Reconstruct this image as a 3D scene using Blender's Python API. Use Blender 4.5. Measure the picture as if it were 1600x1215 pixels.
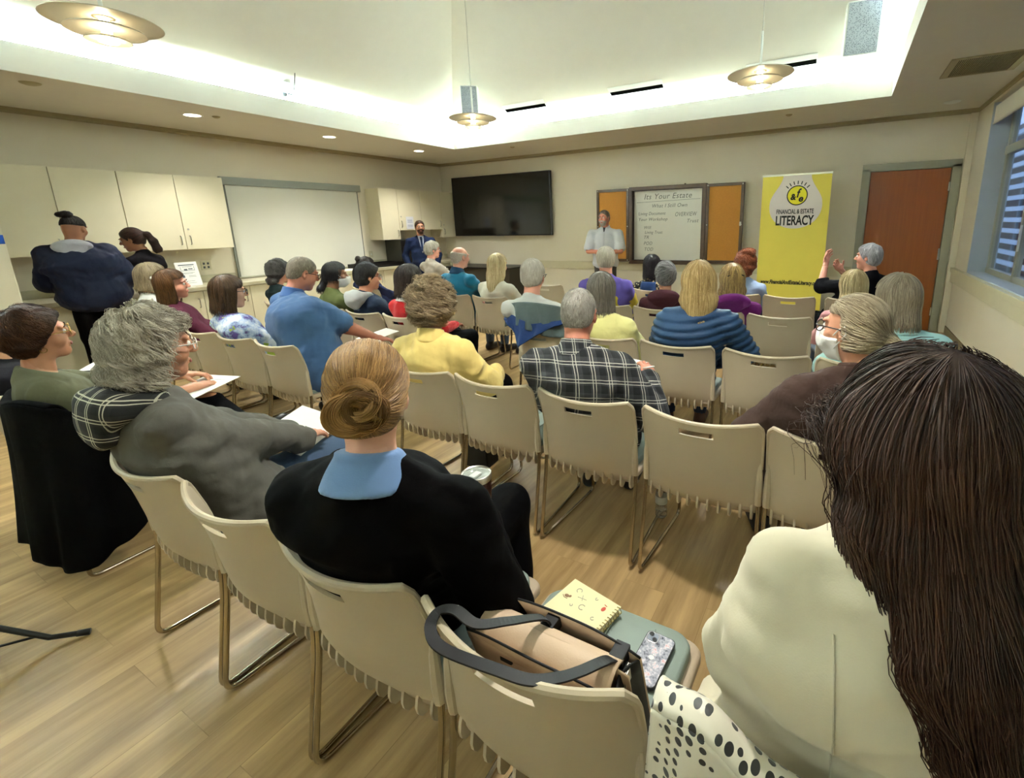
import bpy, math, random
import numpy as np
from mathutils import Matrix, Vector

for _o in list(bpy.data.objects):
    bpy.data.objects.remove(_o)
SC = bpy.context.scene
COL = SC.collection
PI = math.pi

# ------------------------------------------------------------------ camera
def cam_basis(y, p, r):
    f = np.array([math.sin(y)*math.cos(p), math.cos(y)*math.cos(p), math.sin(p)])
    rt = np.array([math.cos(y), -math.sin(y), 0.0]); up = np.cross(rt, f)
    c, s = math.cos(r), math.sin(r)
    return c*rt+s*up, -s*rt+c*up, f
RR, UU, WW = cam_basis(-.498767, -.231367, -.0212757)
FPX, CX, CY = 740.27, 911.03, 523.86
cd = bpy.data.cameras.new('camera'); cam = bpy.data.objects.new('camera', cd); COL.objects.link(cam)
M = Matrix.Identity(4)
for i in range(3):
    M[i][0], M[i][1], M[i][2] = RR[i], UU[i], -WW[i]
M[2][3] = 1.55
cam.matrix_world = M
cd.sensor_fit = 'HORIZONTAL'; cd.sensor_width = 36.0; cd.lens = FPX*36/1600
cd.shift_x = -(CX-800)/1600; cd.shift_y = (CY-607.5)/1600
cd.clip_start = .02; cd.clip_end = 100
SC.camera = cam

# ------------------------------------------------------------------ world, exposure
def lin(h):
    h = h.lstrip('#'); v = [int(h[i:i+2], 16)/255 for i in (0, 2, 4)]
    return tuple(((c+.055)/1.055)**2.4 if c > .04045 else c/12.92 for c in v)
w = bpy.data.worlds.new('sky'); SC.world = w; w.use_nodes = True
w.node_tree.nodes['Background'].inputs[0].default_value = (.42, .60, .95, 1)
w.node_tree.nodes['Background'].inputs[1].default_value = .55
SC.view_settings.view_transform = 'Standard'
SC.view_settings.look = 'None'; SC.view_settings.gamma = 1; SC.view_settings.exposure = 1.6
SC.view_settings.use_curve_mapping = False
def light(name, kind, loc, energy, color, rot=(0, 0, 0), size=.1, size_y=None, spot=None, blend=.5, label=None):
    d = bpy.data.lights.new(name, kind); d.energy = energy; d.color = color
    if kind == 'AREA':
        d.shape = 'RECTANGLE' if size_y else 'DISK'; d.size = size
        if size_y: d.size_y = size_y
    else:
        d.shadow_soft_size = size
    if spot: d.spot_size = math.radians(spot); d.spot_blend = blend
    o = bpy.data.objects.new(name, d); o.location = loc; o.rotation_euler = rot; COL.objects.link(o)
    return o
COOL = (.70, .88, 1.0); WARM = (1.0, .92, .76)
# light strips lying in the cove behind the fascia
CZ = 2.92
light('cove_strip_back', 'AREA', (-2.8, 6.60, CZ), 700, COOL, (PI-.25, 0, 0), 6.2, .08)
light('cove_strip_left', 'AREA', (-6.04, 2.0, CZ), 740, COOL, (PI, .25, 0), .08, 8.8)
light('cove_strip_right', 'AREA', (.44, 2.0, CZ), 45, COOL, (PI, -.25, 0), .08, 8.8)
light('cove_strip_front', 'AREA', (-2.8, -2.6, CZ), 145, COOL, (PI+.25, 0, 0), 6.2, .08)

# ------------------------------------------------------------------ materials
MATS = {}
class NT:
    def __init__(s, name):
        s.m = bpy.data.materials.new(name); s.m.use_nodes = True
        s.n = s.m.node_tree.nodes; s.l = s.m.node_tree.links
        s.b = s.n['Principled BSDF']
    def node(s, t, **k):
        n = s.n.new(t)
        for a, v in k.items():
            if a.startswith('i_'):
                key = a[2:]; key = int(key) if key.isdigit() else key
                if hasattr(v, 'is_output') or isinstance(v, bpy.types.NodeSocket): s.l.new(v, n.inputs[key])
                else: n.inputs[key].default_value = v
            else: setattr(n, a, v)
        return n
    def math(s, op, a, b=None, c=None):
        n = s.n.new('ShaderNodeMath'); n.operation = op
        for i, v in enumerate((a, b, c)):
            if v is None: continue
            if isinstance(v, bpy.types.NodeSocket): s.l.new(v, n.inputs[i])
            else: n.inputs[i].default_value = v
        return n.outputs[0]
    def mix(s, f, a, b):
        n = s.n.new('ShaderNodeMix'); n.data_type = 'RGBA'
        for i, v in ((0, f), (6, a), (7, b)):
            if isinstance(v, bpy.types.NodeSocket): s.l.new(v, n.inputs[i])
            else: n.inputs[i].default_value = (*v, 1) if (i and len(v) == 3) else v
        return n.outputs[2]
    def coord(s, which='Object', scale=None, rot=None):
        c = s.n.new('ShaderNodeTexCoord').outputs[which]
        if scale or rot:
            m = s.n.new('ShaderNodeMapping'); s.l.new(c, m.inputs[0])
            if scale: m.inputs['Scale'].default_value = scale
            if rot: m.inputs['Rotation'].default_value = rot
            c = m.outputs[0]
        return c
    def noise(s, co, scale, detail=3, rough=.5):
        n = s.node('ShaderNodeTexNoise'); s.l.new(co, n.inputs['Vector'])
        n.inputs['Scale'].default_value = scale; n.inputs['Detail'].default_value = detail; n.inputs['Roughness'].default_value = rough
        return n.outputs[0]
    def bump(s, h, strength=.2, dist=.01):
        n = s.node('ShaderNodeBump'); s.l.new(h, n.inputs['Height'])
        n.inputs['Strength'].default_value = strength; n.inputs['Distance'].default_value = dist
        s.l.new(n.outputs[0], s.b.inputs['Normal'])
    def base(s, v):
        if isinstance(v, bpy.types.NodeSocket): s.l.new(v, s.b.inputs['Base Color'])
        else: s.b.inputs['Base Color'].default_value = (*v, 1)
    def set(s, **k):
        for a, v in k.items(): s.b.inputs[a.replace('_', ' ')].default_value = v
def mat(name, col, rough=.6, metal=0.0, var=.05, vs=8, bump=0, bs=60, spec=.4, **k):
    if name in MATS: return MATS[name]
    t = NT(name); c = lin(col) if isinstance(col, str) else col
    co = t.coord('Object')
    if var:
        f = t.noise(co, vs)
        t.base(t.mix(f, tuple(x*(1-var*1.6) for x in c), tuple(min(1, x*(1+var*1.2)) for x in c)))
    else: t.base(c)
    t.set(Roughness=rough, Metallic=metal); t.b.inputs['Specular IOR Level'].default_value = spec
    if bump: t.bump(t.noise(co, bs, 4), bump, .004)
    for a, v in k.items(): t.b.inputs[a.replace('_', ' ')].default_value = v
    MATS[name] = t.m
    return t.m
def emit(name, col, s):
    if name in MATS: return MATS[name]
    t = NT(name); c = lin(col); t.base(c); t.b.inputs['Emission Color'].default_value = (*c, 1); t.b.inputs['Emission Strength'].default_value = s
    MATS[name] = t.m; return t.m
def cloth(name, col, rough=.85, fold=.25, fs=9, weave=.15):
    """plain fabric: fine weave and soft wrinkles in the bump"""
    if name in MATS: return MATS[name]
    t = NT(name); c = lin(col); co = t.coord('Object')
    n1 = t.noise(co, fs, 3, .6); n2 = t.noise(co, 350, 2)
    t.base(t.mix(n1, tuple(x*.88 for x in c), tuple(min(1, x*1.08) for x in c)))
    t.set(Roughness=rough); t.b.inputs['Specular IOR Level'].default_value = .2 if max(c) > .03 else .06
    t.b.inputs['Sheen Weight'].default_value = .15 if max(c) > .15 else 0.0
    h = t.math('ADD', t.math('MULTIPLY', n1, 1.0), t.math('MULTIPLY', n2, .06*weave/.15))
    t.bump(h, fold, .03); MATS[name] = t.m; return t.m
def stripe(t, x, period, width, off=0.0):
    f = t.math('FRACT', t.math('MULTIPLY_ADD', x, 1/period, off))
    return t.math('LESS_THAN', f, width/period)
def plaid(name, base, dark, light_, p=.085, lw=.006, rot=(0, 0, 0)):
    t = NT(name); co = t.coord('Object', rot=rot)
    s = t.node('ShaderNodeSeparateXYZ'); t.l.new(co, s.inputs[0])
    n = t.noise(co, 6); wob = t.math('MULTIPLY_ADD', n, .02, -.01)
    x = t.math('ADD', t.math('ADD', s.outputs[0], t.math('MULTIPLY', s.outputs[1], .55)), wob)
    z = t.math('ADD', t.math('MULTIPLY_ADD', s.outputs[1], .3, s.outputs[2]), wob)
    bx = stripe(t, x, p, p*.42); bz = stripe(t, z, p, p*.42)
    k = t.math('MULTIPLY', t.math('ADD', bx, bz), .5)
    c = t.mix(k, lin(base), lin(dark))
    for v, o in ((x, .30), (x, .47), (z, .30), (z, .47)):
        c = t.mix(t.math('MULTIPLY', stripe(t, v, p, lw, o), .85), c, lin(light_))
    t.base(c); t.set(Roughness=.9); t.bump(t.math('ADD', t.noise(co, 9), t.math('MULTIPLY', t.noise(co, 300), .06)), .35, .03)
    return t.m
def hairmat(name, dark, light_, rough=.42):
    if name in MATS: return MATS[name]
    t = NT(name); a = t.node('ShaderNodeAttribute', attribute_name='tint')
    n = t.noise(t.coord('Object'), 14, 3)
    f = t.math('ADD', t.math('MULTIPLY', a.outputs['Fac'], .75), t.math('MULTIPLY', n, .25))
    t.base(t.mix(f, lin(dark), lin(light_))); t.set(Roughness=rough); t.b.inputs['Specular IOR Level'].default_value = .35
    MATS[name] = t.m; return t.m
def skinmat(name, col):
    if name in MATS: return MATS[name]
    t = NT(name); c = lin(col); co = t.coord('Object'); n = t.noise(co, 18, 4)
    t.base(t.mix(n, tuple(x*y for x, y in zip(c, (.86, .80, .78))), tuple(min(1, x*y) for x, y in zip(c, (1.10, 1.06, 1.04)))))
    t.set(Roughness=.5); t.b.inputs['Subsurface Weight'].default_value = .08; t.b.inputs['Subsurface Radius'].default_value = (.02, .008, .004)
    t.bump(t.noise(co, 160, 2), .08, .002); MATS[name] = t.m; return t.m

# ------------------------------------------------------------------ mesh helpers (each returns (verts, faces))
def box(x0, x1, y0, y1, z0, z1):
    v = [(x, y, z) for x in (x0, x1) for y in (y0, y1) for z in (z0, z1)]
    return v, [(0, 1, 3, 2), (4, 6, 7, 5), (0, 4, 5, 1), (2, 3, 7, 6), (0, 2, 6, 4), (1, 5, 7, 3)]
def frames(pts):
    P = np.array(pts, float); T = np.gradient(P, axis=0); T /= np.linalg.norm(T, axis=1)[:, None]+1e-9
    u = np.array([0, 0, 1.]) if abs(T[0][2]) < .9 else np.array([1., 0, 0])
    N = []
    for t in T:
        u = u-t*(u@t); u = u/(np.linalg.norm(u)+1e-9); N.append(u)
    return P, T, np.array(N), np.cross(T, np.array(N))
def tube(pts, r, n=10, asp=1.0):
    P, T, N, B = frames(pts); r = np.broadcast_to(np.array(r, float), (len(P),))
    a = np.linspace(0, 2*PI, n, endpoint=False)
    V = (P[:, None]+r[:, None, None]*(np.cos(a)[None, :, None]*N[:, None]+asp*np.sin(a)[None, :, None]*B[:, None])).reshape(-1, 3)
    F = [(i*n+j, i*n+(j+1) % n, (i+1)*n+(j+1) % n, (i+1)*n+j) for i in range(len(P)-1) for j in range(n)]
    F += [tuple(range(n))[::-1], tuple((len(P)-1)*n+j for j in range(n))]
    return V.tolist(), F
def arc_path(pts, rad=.03, seg=5):
    """polyline with rounded corners"""
    P = [np.array(p, float) for p in pts]; out = [P[0]]
    for a, b, c in zip(P, P[1:], P[2:]):
        d1 = (a-b)/np.linalg.norm(a-b); d2 = (c-b)/np.linalg.norm(c-b)
        r = min(rad, np.linalg.norm(a-b)*.45, np.linalg.norm(c-b)*.45)
        for k in range(seg+1):
            t = k/seg; out.append((1-t)**2*(b+d1*r)+2*t*(1-t)*b+t*t*(b+d2*r))
    out.append(P[-1]); return out
def lathe(prof, n=32, c=(0, 0, 0)):
    V = [(c[0]+r*math.cos(2*PI*j/n), c[1]+r*math.sin(2*PI*j/n), c[2]+z) for r, z in prof for j in range(n)]
    F = [(i*n+j, i*n+(j+1) % n, (i+1)*n+(j+1) % n, (i+1)*n+j) for i in range(len(prof)-1) for j in range(n)]
    return V, F
def prism(poly, y0, y1):
    """polygon in x,z extruded along y"""
    n = len(poly); V = [(x, y0, z) for x, z in poly]+[(x, y1, z) for x, z in poly]
    return V, [tuple(range(n)), tuple(range(2*n-1, n-1, -1))]+[(i, i+n, (i+1) % n+n, (i+1) % n) for i in range(n)]
def xf(g, m):
    V = np.array(g[0], float); m = np.array(m); return (V@m[:3, :3].T+m[:3, 3]).tolist(), g[1]
def grid(fn, nu, nv, closed=False):
    V = [tuple(fn(i/(nu-1), j/(nv-1))) for i in range(nu) for j in range(nv)]
    return V, [(i*nv+j, (i+1)*nv+j, (i+1)*nv+j+1, i*nv+j+1) for i in range(nu-1) for j in range(nv-1)]
def ell(c, r, n=16, m=10):
    V = []; F = []
    for i in range(m+1):
        th = PI*i/m
        for j in range(n):
            ph = 2*PI*j/n; V.append((c[0]+r[0]*math.sin(th)*math.cos(ph), c[1]+r[1]*math.sin(th)*math.sin(ph), c[2]+r[2]*math.cos(th)))
    for i in range(m):
        for j in range(n): F.append((i*n+j, i*n+(j+1) % n, (i+1)*n+(j+1) % n, (i+1)*n+j))
    return V, F
def merge(gs):
    V = []; F = []
    for v, f in gs:
        k = len(V); V.extend(v); F.extend(tuple(i+k for i in q) for q in f)
    return V, F
def mk(name, gs, m, parent=None, smooth=False, bevel=0, bseg=2, solid=0, loc=None, rot=None, sub=0):
    V, F = merge(gs if isinstance(gs, list) else [gs])
    me = bpy.data.meshes.new(name); me.from_pydata([tuple(map(float, v)) for v in V], [], [tuple(map(int, f)) for f in F]); me.validate(); me.update()
    import bmesh
    bm = bmesh.new(); bm.from_mesh(me)
    if smooth and not solid: bmesh.ops.remove_doubles(bm, verts=bm.verts, dist=1e-5)
    bmesh.ops.recalc_face_normals(bm, faces=bm.faces)
    if bevel: bmesh.ops.bevel(bm, geom=bm.edges[:], offset=bevel, segments=bseg, affect='EDGES', profile=.7, clamp_overlap=True)
    bm.to_mesh(me); bm.free()
    o = bpy.data.objects.new(name, me); COL.objects.link(o)
    for mm in (m if isinstance(m, (list, tuple)) else [m]): me.materials.append(mm)
    if smooth: me.polygons.foreach_set('use_smooth', [True]*len(me.polygons))
    if solid:
        s = o.modifiers.new('solid', 'SOLIDIFY'); s.thickness = solid; s.offset = 0
    if sub:
        s = o.modifiers.new('sub', 'SUBSURF'); s.levels = sub; s.render_levels = sub
    if parent: o.parent = parent
    if loc: o.location = loc
    if rot: o.rotation_euler = rot
    return o
def mks(name, gs, *a, **k):
    return [mk(name, g, *a, **k) for g in gs]
def tag(o, label=None, cat=None, group=None, kind=None):
    if label: o['label'] = label
    if cat: o['category'] = cat
    if group: o['group'] = group
    if kind: o['kind'] = kind
    return o
def empty(name, loc, rz=0, **k):
    o = bpy.data.objects.new(name, None); o.location = loc; o.rotation_euler = (0, 0, rz); o.empty_display_size = .1; COL.objects.link(o)
    return tag(o, **k) if k else o
def struct(name, gs, m, **k):
    return tag(mk(name, gs, m, **k), kind='structure')
def copy_tree(o, parent=None):
    c = o.copy(); COL.objects.link(c)
    if parent: c.parent = parent; c.matrix_parent_inverse = Matrix.Identity(4)
    for ch in KIDS.get(o.name, []): copy_tree(ch, c)
    return c
KIDS = {}
def learn(o):
    KIDS[o.name] = [x for x in bpy.data.objects if x.parent == o]
    for x in KIDS[o.name]: learn(x)
def text(name, s, size, m, parent, loc, rot, sx=1.0, bold=0.0, shear=0.0, align='CENTER', space=1.0):
    cu = bpy.data.curves.new(name, 'FONT'); cu.body = s; cu.size = size; cu.align_x = align; cu.offset = bold; cu.shear = shear
    cu.extrude = .0008; cu.space_character = space; cu.resolution_u = 4
    t = bpy.data.objects.new('tmp', cu); COL.objects.link(t); bpy.context.view_layer.update()
    me = bpy.data.meshes.new_from_object(t.evaluated_get(bpy.context.evaluated_depsgraph_get()))
    bpy.data.objects.remove(t)
    o = bpy.data.objects.new(name, me); COL.objects.link(o); me.materials.clear(); me.materials.append(m)
    o.parent = parent; o.location = loc; o.rotation_euler = rot; o.scale = (sx, 1, 1)
    return o
# ================================================================== the room
XL, XR, YB, YF, ZC = -7.70, 1.33, 7.92, -3.6, 2.82
OX0, OX1, OY0, OY1 = -5.92, .32, -2.5, 6.47
def wallmat():
    t = NT('wall_paint'); co = t.coord('Object'); n = t.noise(co, 3, 4)
    t.base(t.mix(n, lin('#ddd4ba'), lin('#e4dcc6'))); t.set(Roughness=.75); t.b.inputs['Specular IOR Level'].default_value = .25
    t.bump(t.noise(co, 220, 3), .06, .003); return t.m
WALL = wallmat()
CEIL = mat('ceiling_paint', '#dfdccf', .8, var=.02, bump=.05, bs=200)
TRIMM = mat('trim_paint', '#cfc7a6', .5, var=.03)
def floormat():
    t = NT('vinyl_plank'); co = t.coord('Object', rot=(0, 0, PI/2))
    br = t.node('ShaderNodeTexBrick'); t.l.new(co, br.inputs['Vector'])
    br.offset = .37; br.inputs['Scale'].default_value = 1; br.inputs['Brick Width'].default_value = 1.22; br.inputs['Row Height'].default_value = .18
    br.inputs['Mortar Size'].default_value = .0012; br.inputs['Color1'].default_value = (0, 0, 0, 1); br.inputs['Color2'].default_value = (1, 1, 1, 1); br.inputs['Mortar'].default_value = (.3, .3, .3, 1)
    s = t.node('ShaderNodeSeparateXYZ'); t.l.new(t.coord('Object'), s.inputs[0])
    cx = t.node('ShaderNodeCombineXYZ'); t.l.new(t.math('MULTIPLY', s.outputs[0], 9.0), cx.inputs[0]); t.l.new(t.math('MULTIPLY', s.outputs[1], .75), cx.inputs[1])
    t.l.new(t.math('MULTIPLY', br.outputs[0], 7), cx.inputs[2])
    g = t.noise(cx.outputs[0], 1.4, 6, .62)
    cx2 = t.node('ShaderNodeCombineXYZ'); t.l.new(t.math('MULTIPLY', s.outputs[0], 60.0), cx2.inputs[0]); t.l.new(t.math('MULTIPLY', s.outputs[1], 2.5), cx2.inputs[1])
    g2 = t.noise(cx2.outputs[0], 1.0, 4, .6)
    r = t.node('ShaderNodeValToRGB'); t.l.new(g, r.inputs[0]); e = r.color_ramp.elements
    e[0].position = .30; e[0].color = (*lin('#8b6c40'), 1); e[1].position = .68; e[1].color = (*lin('#cfae7a'), 1)
    k = e.new(.5); k.color = (*lin('#b09264'), 1)
    c = t.mix(t.math('MULTIPLY', br.outputs[0], .22), r.outputs[0], lin('#a0855b'))
    c = t.mix(t.math('MULTIPLY', g2, .30), c, lin('#8e744c'))
    c = t.mix(t.math('MULTIPLY', br.outputs['Fac'], .45), c, lin('#80683f'))
    t.base(c); t.set(Roughness=.38); t.b.inputs['Specular IOR Level'].default_value = .4
    t.bump(t.math('ADD', t.math('MULTIPLY', g2, .25), t.math('MULTIPLY', br.outputs['Fac'], -.6)), .12, .003)
    return t.m
struct('floor', box(XL-.1, XR+.1, YF-.1, YB+.1, -.08, 0), floormat())
struct('wall_left', box(XL-.12, XL, YF-.1, YB+.1, 0, ZC+.06), WALL)
DX0, DX1, DZ = .20, 1.19, 2.20
struct('wall_back', [box(XL-.1, DX0, YB, YB+.12, 0, ZC+.06), box(DX1, XR+.1, YB, YB+.12, 0, ZC+.06), box(DX0, DX1, YB, YB+.12, DZ, ZC+.06)], WALL)
struct('wall_front', box(XL-.1, XR+.1, YF-.12, YF, 0, ZC+.06), WALL)
WY0, WY1, WZ0, WZ1 = .9, 7.19, .885, 2.76
WR = XR+.26
struct('wall_right', [box(XR, WR, YF-.1, WY0, 0, ZC+.06), box(XR, WR, WY1, YB+.1, 0, ZC+.06), box(XR, WR, WY0, WY1, 0, WZ0), box(XR, WR, WY0, WY1, WZ1, ZC+.06)], WALL)
struct('wall_stub', box(XL, -6.30, 1.0, 1.29, 0, ZC), WALL, bevel=.01)
# soffit ring, fascia and the vaulted ceiling above the cove
struct('ceiling_soffit', [box(XL-.1, OX0, YF-.1, YB+.1, ZC, ZC+.06), box(OX1, XR+.4, YF-.1, YB+.1, ZC, ZC+.06), box(OX0, OX1, OY1, YB+.1, ZC, ZC+.06), box(OX0, OX1, YF-.1, OY0, ZC, ZC+.06)], CEIL)
FZ = 3.04
struct('trim_fascia', [box(OX0-.05, OX0+.005, OY0-.05, OY1+.05, ZC-.004, FZ), box(OX1-.005, OX1+.05, OY0-.05, OY1+.05, ZC-.004, FZ), box(OX0, OX1, OY1-.005, OY1+.05, ZC-.004, FZ), box(OX0, OX1, OY0-.05, OY0+.005, ZC-.004, FZ)], CEIL)
SX0, SX1, SY0, SY1, SZ, SS = -6.27, .66, -2.85, 6.82, 2.94, .64
ins = 3.3; zt = SZ+SS*ins
a = [(SX0, SY1, SZ), (SX1, SY1, SZ), (SX1, SY0, SZ), (SX0, SY0, SZ)]
b = [(SX0+ins, SY1-ins, zt), (SX1, SY1-ins, zt), (SX1, SY0+ins, zt), (SX0+ins, SY0+ins, zt)]
lo = [(x, y, ZC+.05) for x, y, _ in a]
struct('ceiling_vault', [(a+b+lo, [(0, 1, 5, 4), (1, 2, 6, 5), (2, 3, 7, 6), (3, 0, 4, 7), (4, 5, 6, 7), (8, 9, 1, 0), (9, 10, 2, 1), (10, 11, 3, 2), (11, 8, 0, 3)])], CEIL)
def slope_z(x, y): return SZ+SS*min(SY1-y, x-SX0, y-SY0, ins)
# taupe strip painting in the shadow line between soffit and walls, chair rail, baseboards
REV = mat('reveal_shade', '#a89d78', .8, var=.03)
struct('trim_shadow_line', [box(XL, XL+.16, YF, YB, ZC-.035, ZC+.001), box(XL+.16, XR, YB-.16, YB, ZC-.035, ZC+.001), box(XR-.03, XR, YF, YB-.16, ZC-.035, ZC+.001)], REV)
struct('trim_2', [box(-5.6, DX0-.06, YB-.022, YB+.001, .72, .86), box(-5.6, DX0-.06, YB-.03, YB+.001, .845, .865)], TRIMM, bevel=.003)
struct('trim_3', [box(XR-.035, XR+.001, YF, YB-.03, .70, .84), box(XR-.05, XR+.001, YF, YB-.03, .83, .885)], TRIMM, bevel=.004)
BB = mat('baseboard_vinyl', '#8f8163', .6, var=.03)
struct('baseboard_back', [box(XL+.7, DX0-.06, YB-.012, YB+.001, 0, .10)], BB)
struct('baseboard_right', box(XR-.012, XR+.001, YF, YB, 0, .10), BB)
struct('baseboard_left', box(XL-.001, XL+.012, YF, 1.0, 0, .10), BB)
# corner strip of wall between the door and the window
struct('trim_4', box(1.255, XR+.001, YB-.05, YB+.001, .0, ZC-.03), WALL, bevel=.008)
# door
GREY = mat('grey_frame_paint', '#9d9a86', .45, var=.02)
def doorwood():
    t = NT('door_veneer'); s = t.node('ShaderNodeSeparateXYZ'); t.l.new(t.coord('Object'), s.inputs[0])
    cx = t.node('ShaderNodeCombineXYZ'); t.l.new(t.math('MULTIPLY', s.outputs[0], 30), cx.inputs[0]); t.l.new(t.math('MULTIPLY', s.outputs[2], 1.5), cx.inputs[2])
    n = t.noise(cx.outputs[0], 1, 6, .6)
    t.base(t.mix(n, lin('#7a3c0e'), lin('#9a5418'))); t.set(Roughness=.38); return t.m
dr = tag(mk('door_1', box(DX0+.05, DX1-.045, YB+.005, YB+.05, .008, DZ-.045), doorwood(), bevel=.002), kind='structure')
struct('trim_door', [box(DX0-.055, DX0+.045, YB-.025, YB+.10, 0, DZ), box(DX1-.04, DX1+.055, YB-.025, YB+.10, 0, DZ), box(DX0-.055, DX1+.055, YB-.025, YB+.10, DZ-.04, DZ+.055)], GREY, bevel=.004)
STEEL = mat('brushed_steel', '#b9b7ae', .3, 1.0, var=0)
SILV = mat('white_hinge_metal', '#e8e6dc', .4, .3, var=0)
mks('hinge', [tube([(DX1-.046, YB-.004, z), (DX1-.046, YB-.004, z+.11)], .009, 8) for z in (.22, 1.87)], SILV, dr)
mk('latch_plate', box(DX1-.062, DX1-.04, YB-.008, YB+.006, .98, 1.13), STEEL, dr)
mk('lever_handle', [tube([(DX0+.12, YB+.005, .98), (DX0+.12, YB-.05, .98)], .011), tube([(DX0+.12, YB-.05, .98), (DX0+.24, YB-.05, .98)], .009)], STEEL, dr)
struct('trim_6', box(DX0-.02, DX1+.02, YB+.055, YB+.11, 0, DZ+.02), GREY)
# window with frame, glass, outside
FRM = mat('window_frame_paint', '#a3a08e', .4, var=.02)
JAMB = mat('window_jamb_paint', '#b9c2c9', .5, var=.02)
GX = XR+.20
struct('trim_5', [box(XR+.004, WR, WY1-.012, WY1+.002, WZ0, WZ1), box(XR+.004, WR, WY0, WY1, WZ0-.002, WZ0+.012)], JAMB)
fr = []
for y in (7.12, 6.15, 4.95, 3.7, 2.5, 1.3): fr.append(box(GX-.03, GX+.03, y-.03, y+.03, WZ0, WZ1))
fr += [box(GX-.03, GX+.03, WY0, WY1, WZ0+.01, WZ0+.07), box(GX-.035, GX+.035, WY0, WY1, 2.20, 2.29), box(GX-.03, GX+.03, WY0, WY1, WZ1-.05, WZ1)]
wn = tag(mk('window_1', fr, FRM, bevel=.004), kind='structure')
gl = NT('window_glass'); gl.base((.9, .95, 1)); gl.set(Roughness=.02, IOR=1.2); gl.b.inputs['Transmission Weight'].default_value = 1.0
mk('glass', box(GX-.003, GX+.003, WY0+.01, WY1-.01, WZ0+.02, WZ1-.02), gl.m, wn)
mk('window_latch', [box(GX-.045, GX-.03, 6.09, 6.11, 1.2, 1.45)], SILV, wn)
bl = mk('roller_blind', [tube([(XR+.06, WY0+.02, 2.70), (XR+.06, WY1-.02, 2.70)], .035, 12), box(XR+.022, XR+.028, WY0+.03, WY1-.015, 2.545, 2.72)], mat('blind_fabric', '#e9e4cf', .8, var=.02), bevel=0)
tag(bl, 'rolled-up cream roller blind along the top of the window', 'blind')
mk('hem_bar', box(XR+.016, XR+.034, WY0+.03, WY1-.015, 2.53, 2.55), mat('blind_bar', '#dcd7c4', .5, var=0), bl)
BRK = NT('brick_outside'); bc = BRK.node('ShaderNodeTexBrick'); BRK.l.new(BRK.coord('Object', rot=(PI/2, 0, PI/2)), bc.inputs['Vector'])
bc.inputs['Scale'].default_value = 4; bc.inputs['Color1'].default_value = (*lin('#5e2f25'), 1); bc.inputs['Color2'].default_value = (*lin('#4a241e'), 1); bc.inputs['Mortar'].default_value = (*lin('#6b5a52'), 1)
BRK.base(bc.outputs[0]); BRK.set(Roughness=.9)
struct('ground_outside', box(XR+.5, 14, -6, 26, -.3, -.1), mat('asphalt', '#5a5e62', .9, var=.1))
ob = empty('neighbouring_building', (4.6, 12, -.1), 0, label='dark red brick building with pale horizontal louvres seen through the window', cat='building')
mk('wall', box(0, .3, -12, 10, 0, 4.4), BRK.m, ob)
mk('louvre', [box(-.5, -.42, -12, 10, .25+.3*k, .37+.3*k) for k in range(13)], mat('white_louvre', '#c2ccd4', .6, var=.03), ob)
mks('louvre_post', [box(-.42, -.36, -12+1.6*k, -11.9+1.6*k, 0, 4.3) for k in range(14)], mat('grey_post', '#7b8a90', .6), ob)

# ------------------------------------------------------------------ ceiling fittings
WHITE = mat('white_plastic', '#e9ece6', .45, var=.02)
DARK = mat('dark_slot', '#050504', 1.0, var=0, spec=0)
BLACK = mat('black_plastic', '#141312', .4, var=0)
BRONZE = mat('champagne_metal', '#cfc9b6', .5, .05, var=.03)
PGLOW = emit('lamp_lens', '#fff4d8', 5.0)
def pendant(x, y, label):
    z = 2.76
    t = empty('pendant_lamp', (x, y, z), 0, label=label, cat='lamp', group='tiered disc pendant lamps')
    for k, (r, h, q) in enumerate(((.285, .07, .0), (.195, .018, .028), (.112, -.034, .028))):
        prof = [(max(q, .02), h+.028), (r*.5, h+.022), (r*.85, h+.010), (r*.97, h+.001), (r, h-.004), (r+.003, h-.002), (r*.97, h+.006), (r*.85, h+.015), (r*.5, h+.027), (max(q, .02), h+.033)]
        mk('shade_ring', lathe(prof, 48), BRONZE, t, smooth=True)
    mk('lens', lathe([(0, -.052), (.03, -.05), (.05, -.042), (.052, -.036), (.05, -.03)], 28), PGLOW, t, smooth=True)
    mk('lamp_tube', lathe([(.024, -.03), (.026, -.02), (.026, .08), (.02, .09)], 24), emit('lamp_core', '#fff0cf', 13.0), t, smooth=True)
    mk('top_plate', lathe([(0, .125), (.03, .125), (.05, .115), (.055, .095), (0, .094)], 32), BRONZE, t, smooth=True)
    zc = slope_z(x, y)-z
    mk('stem', tube([(0, 0, .09), (0, 0, .42)], .011, 10), WHITE, t, smooth=True)
    mk('cable', tube([(0, 0, .42), (0, 0, zc)], .0035, 6), STEEL, t)
    mk('canopy', lathe([(0, zc-.07), (.05, zc-.07), (.06, zc-.03), (.06, zc+.03)], 24), WHITE, t, smooth=True)
    light('pendant_down', 'SPOT', (x, y, z-.10), 52, (1, .97, .92), size=.06, spot=130, blend=.9)
pendant(-4.17, 1.52, 'large tiered metal pendant lamp at the top left, nearest the left cove')
pendant(-4.12, 4.87, 'small tiered metal pendant lamp hanging in front of the far corner speaker')
pendant(-.80, 4.92, 'tiered metal pendant lamp hanging near the wall speaker on the right')
pendant(-.80, 1.52, 'tiered metal pendant lamp overhead above the middle rows, out of frame')
DL = emit('downlight_lens', '#fff6dd', 5.0)
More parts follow.
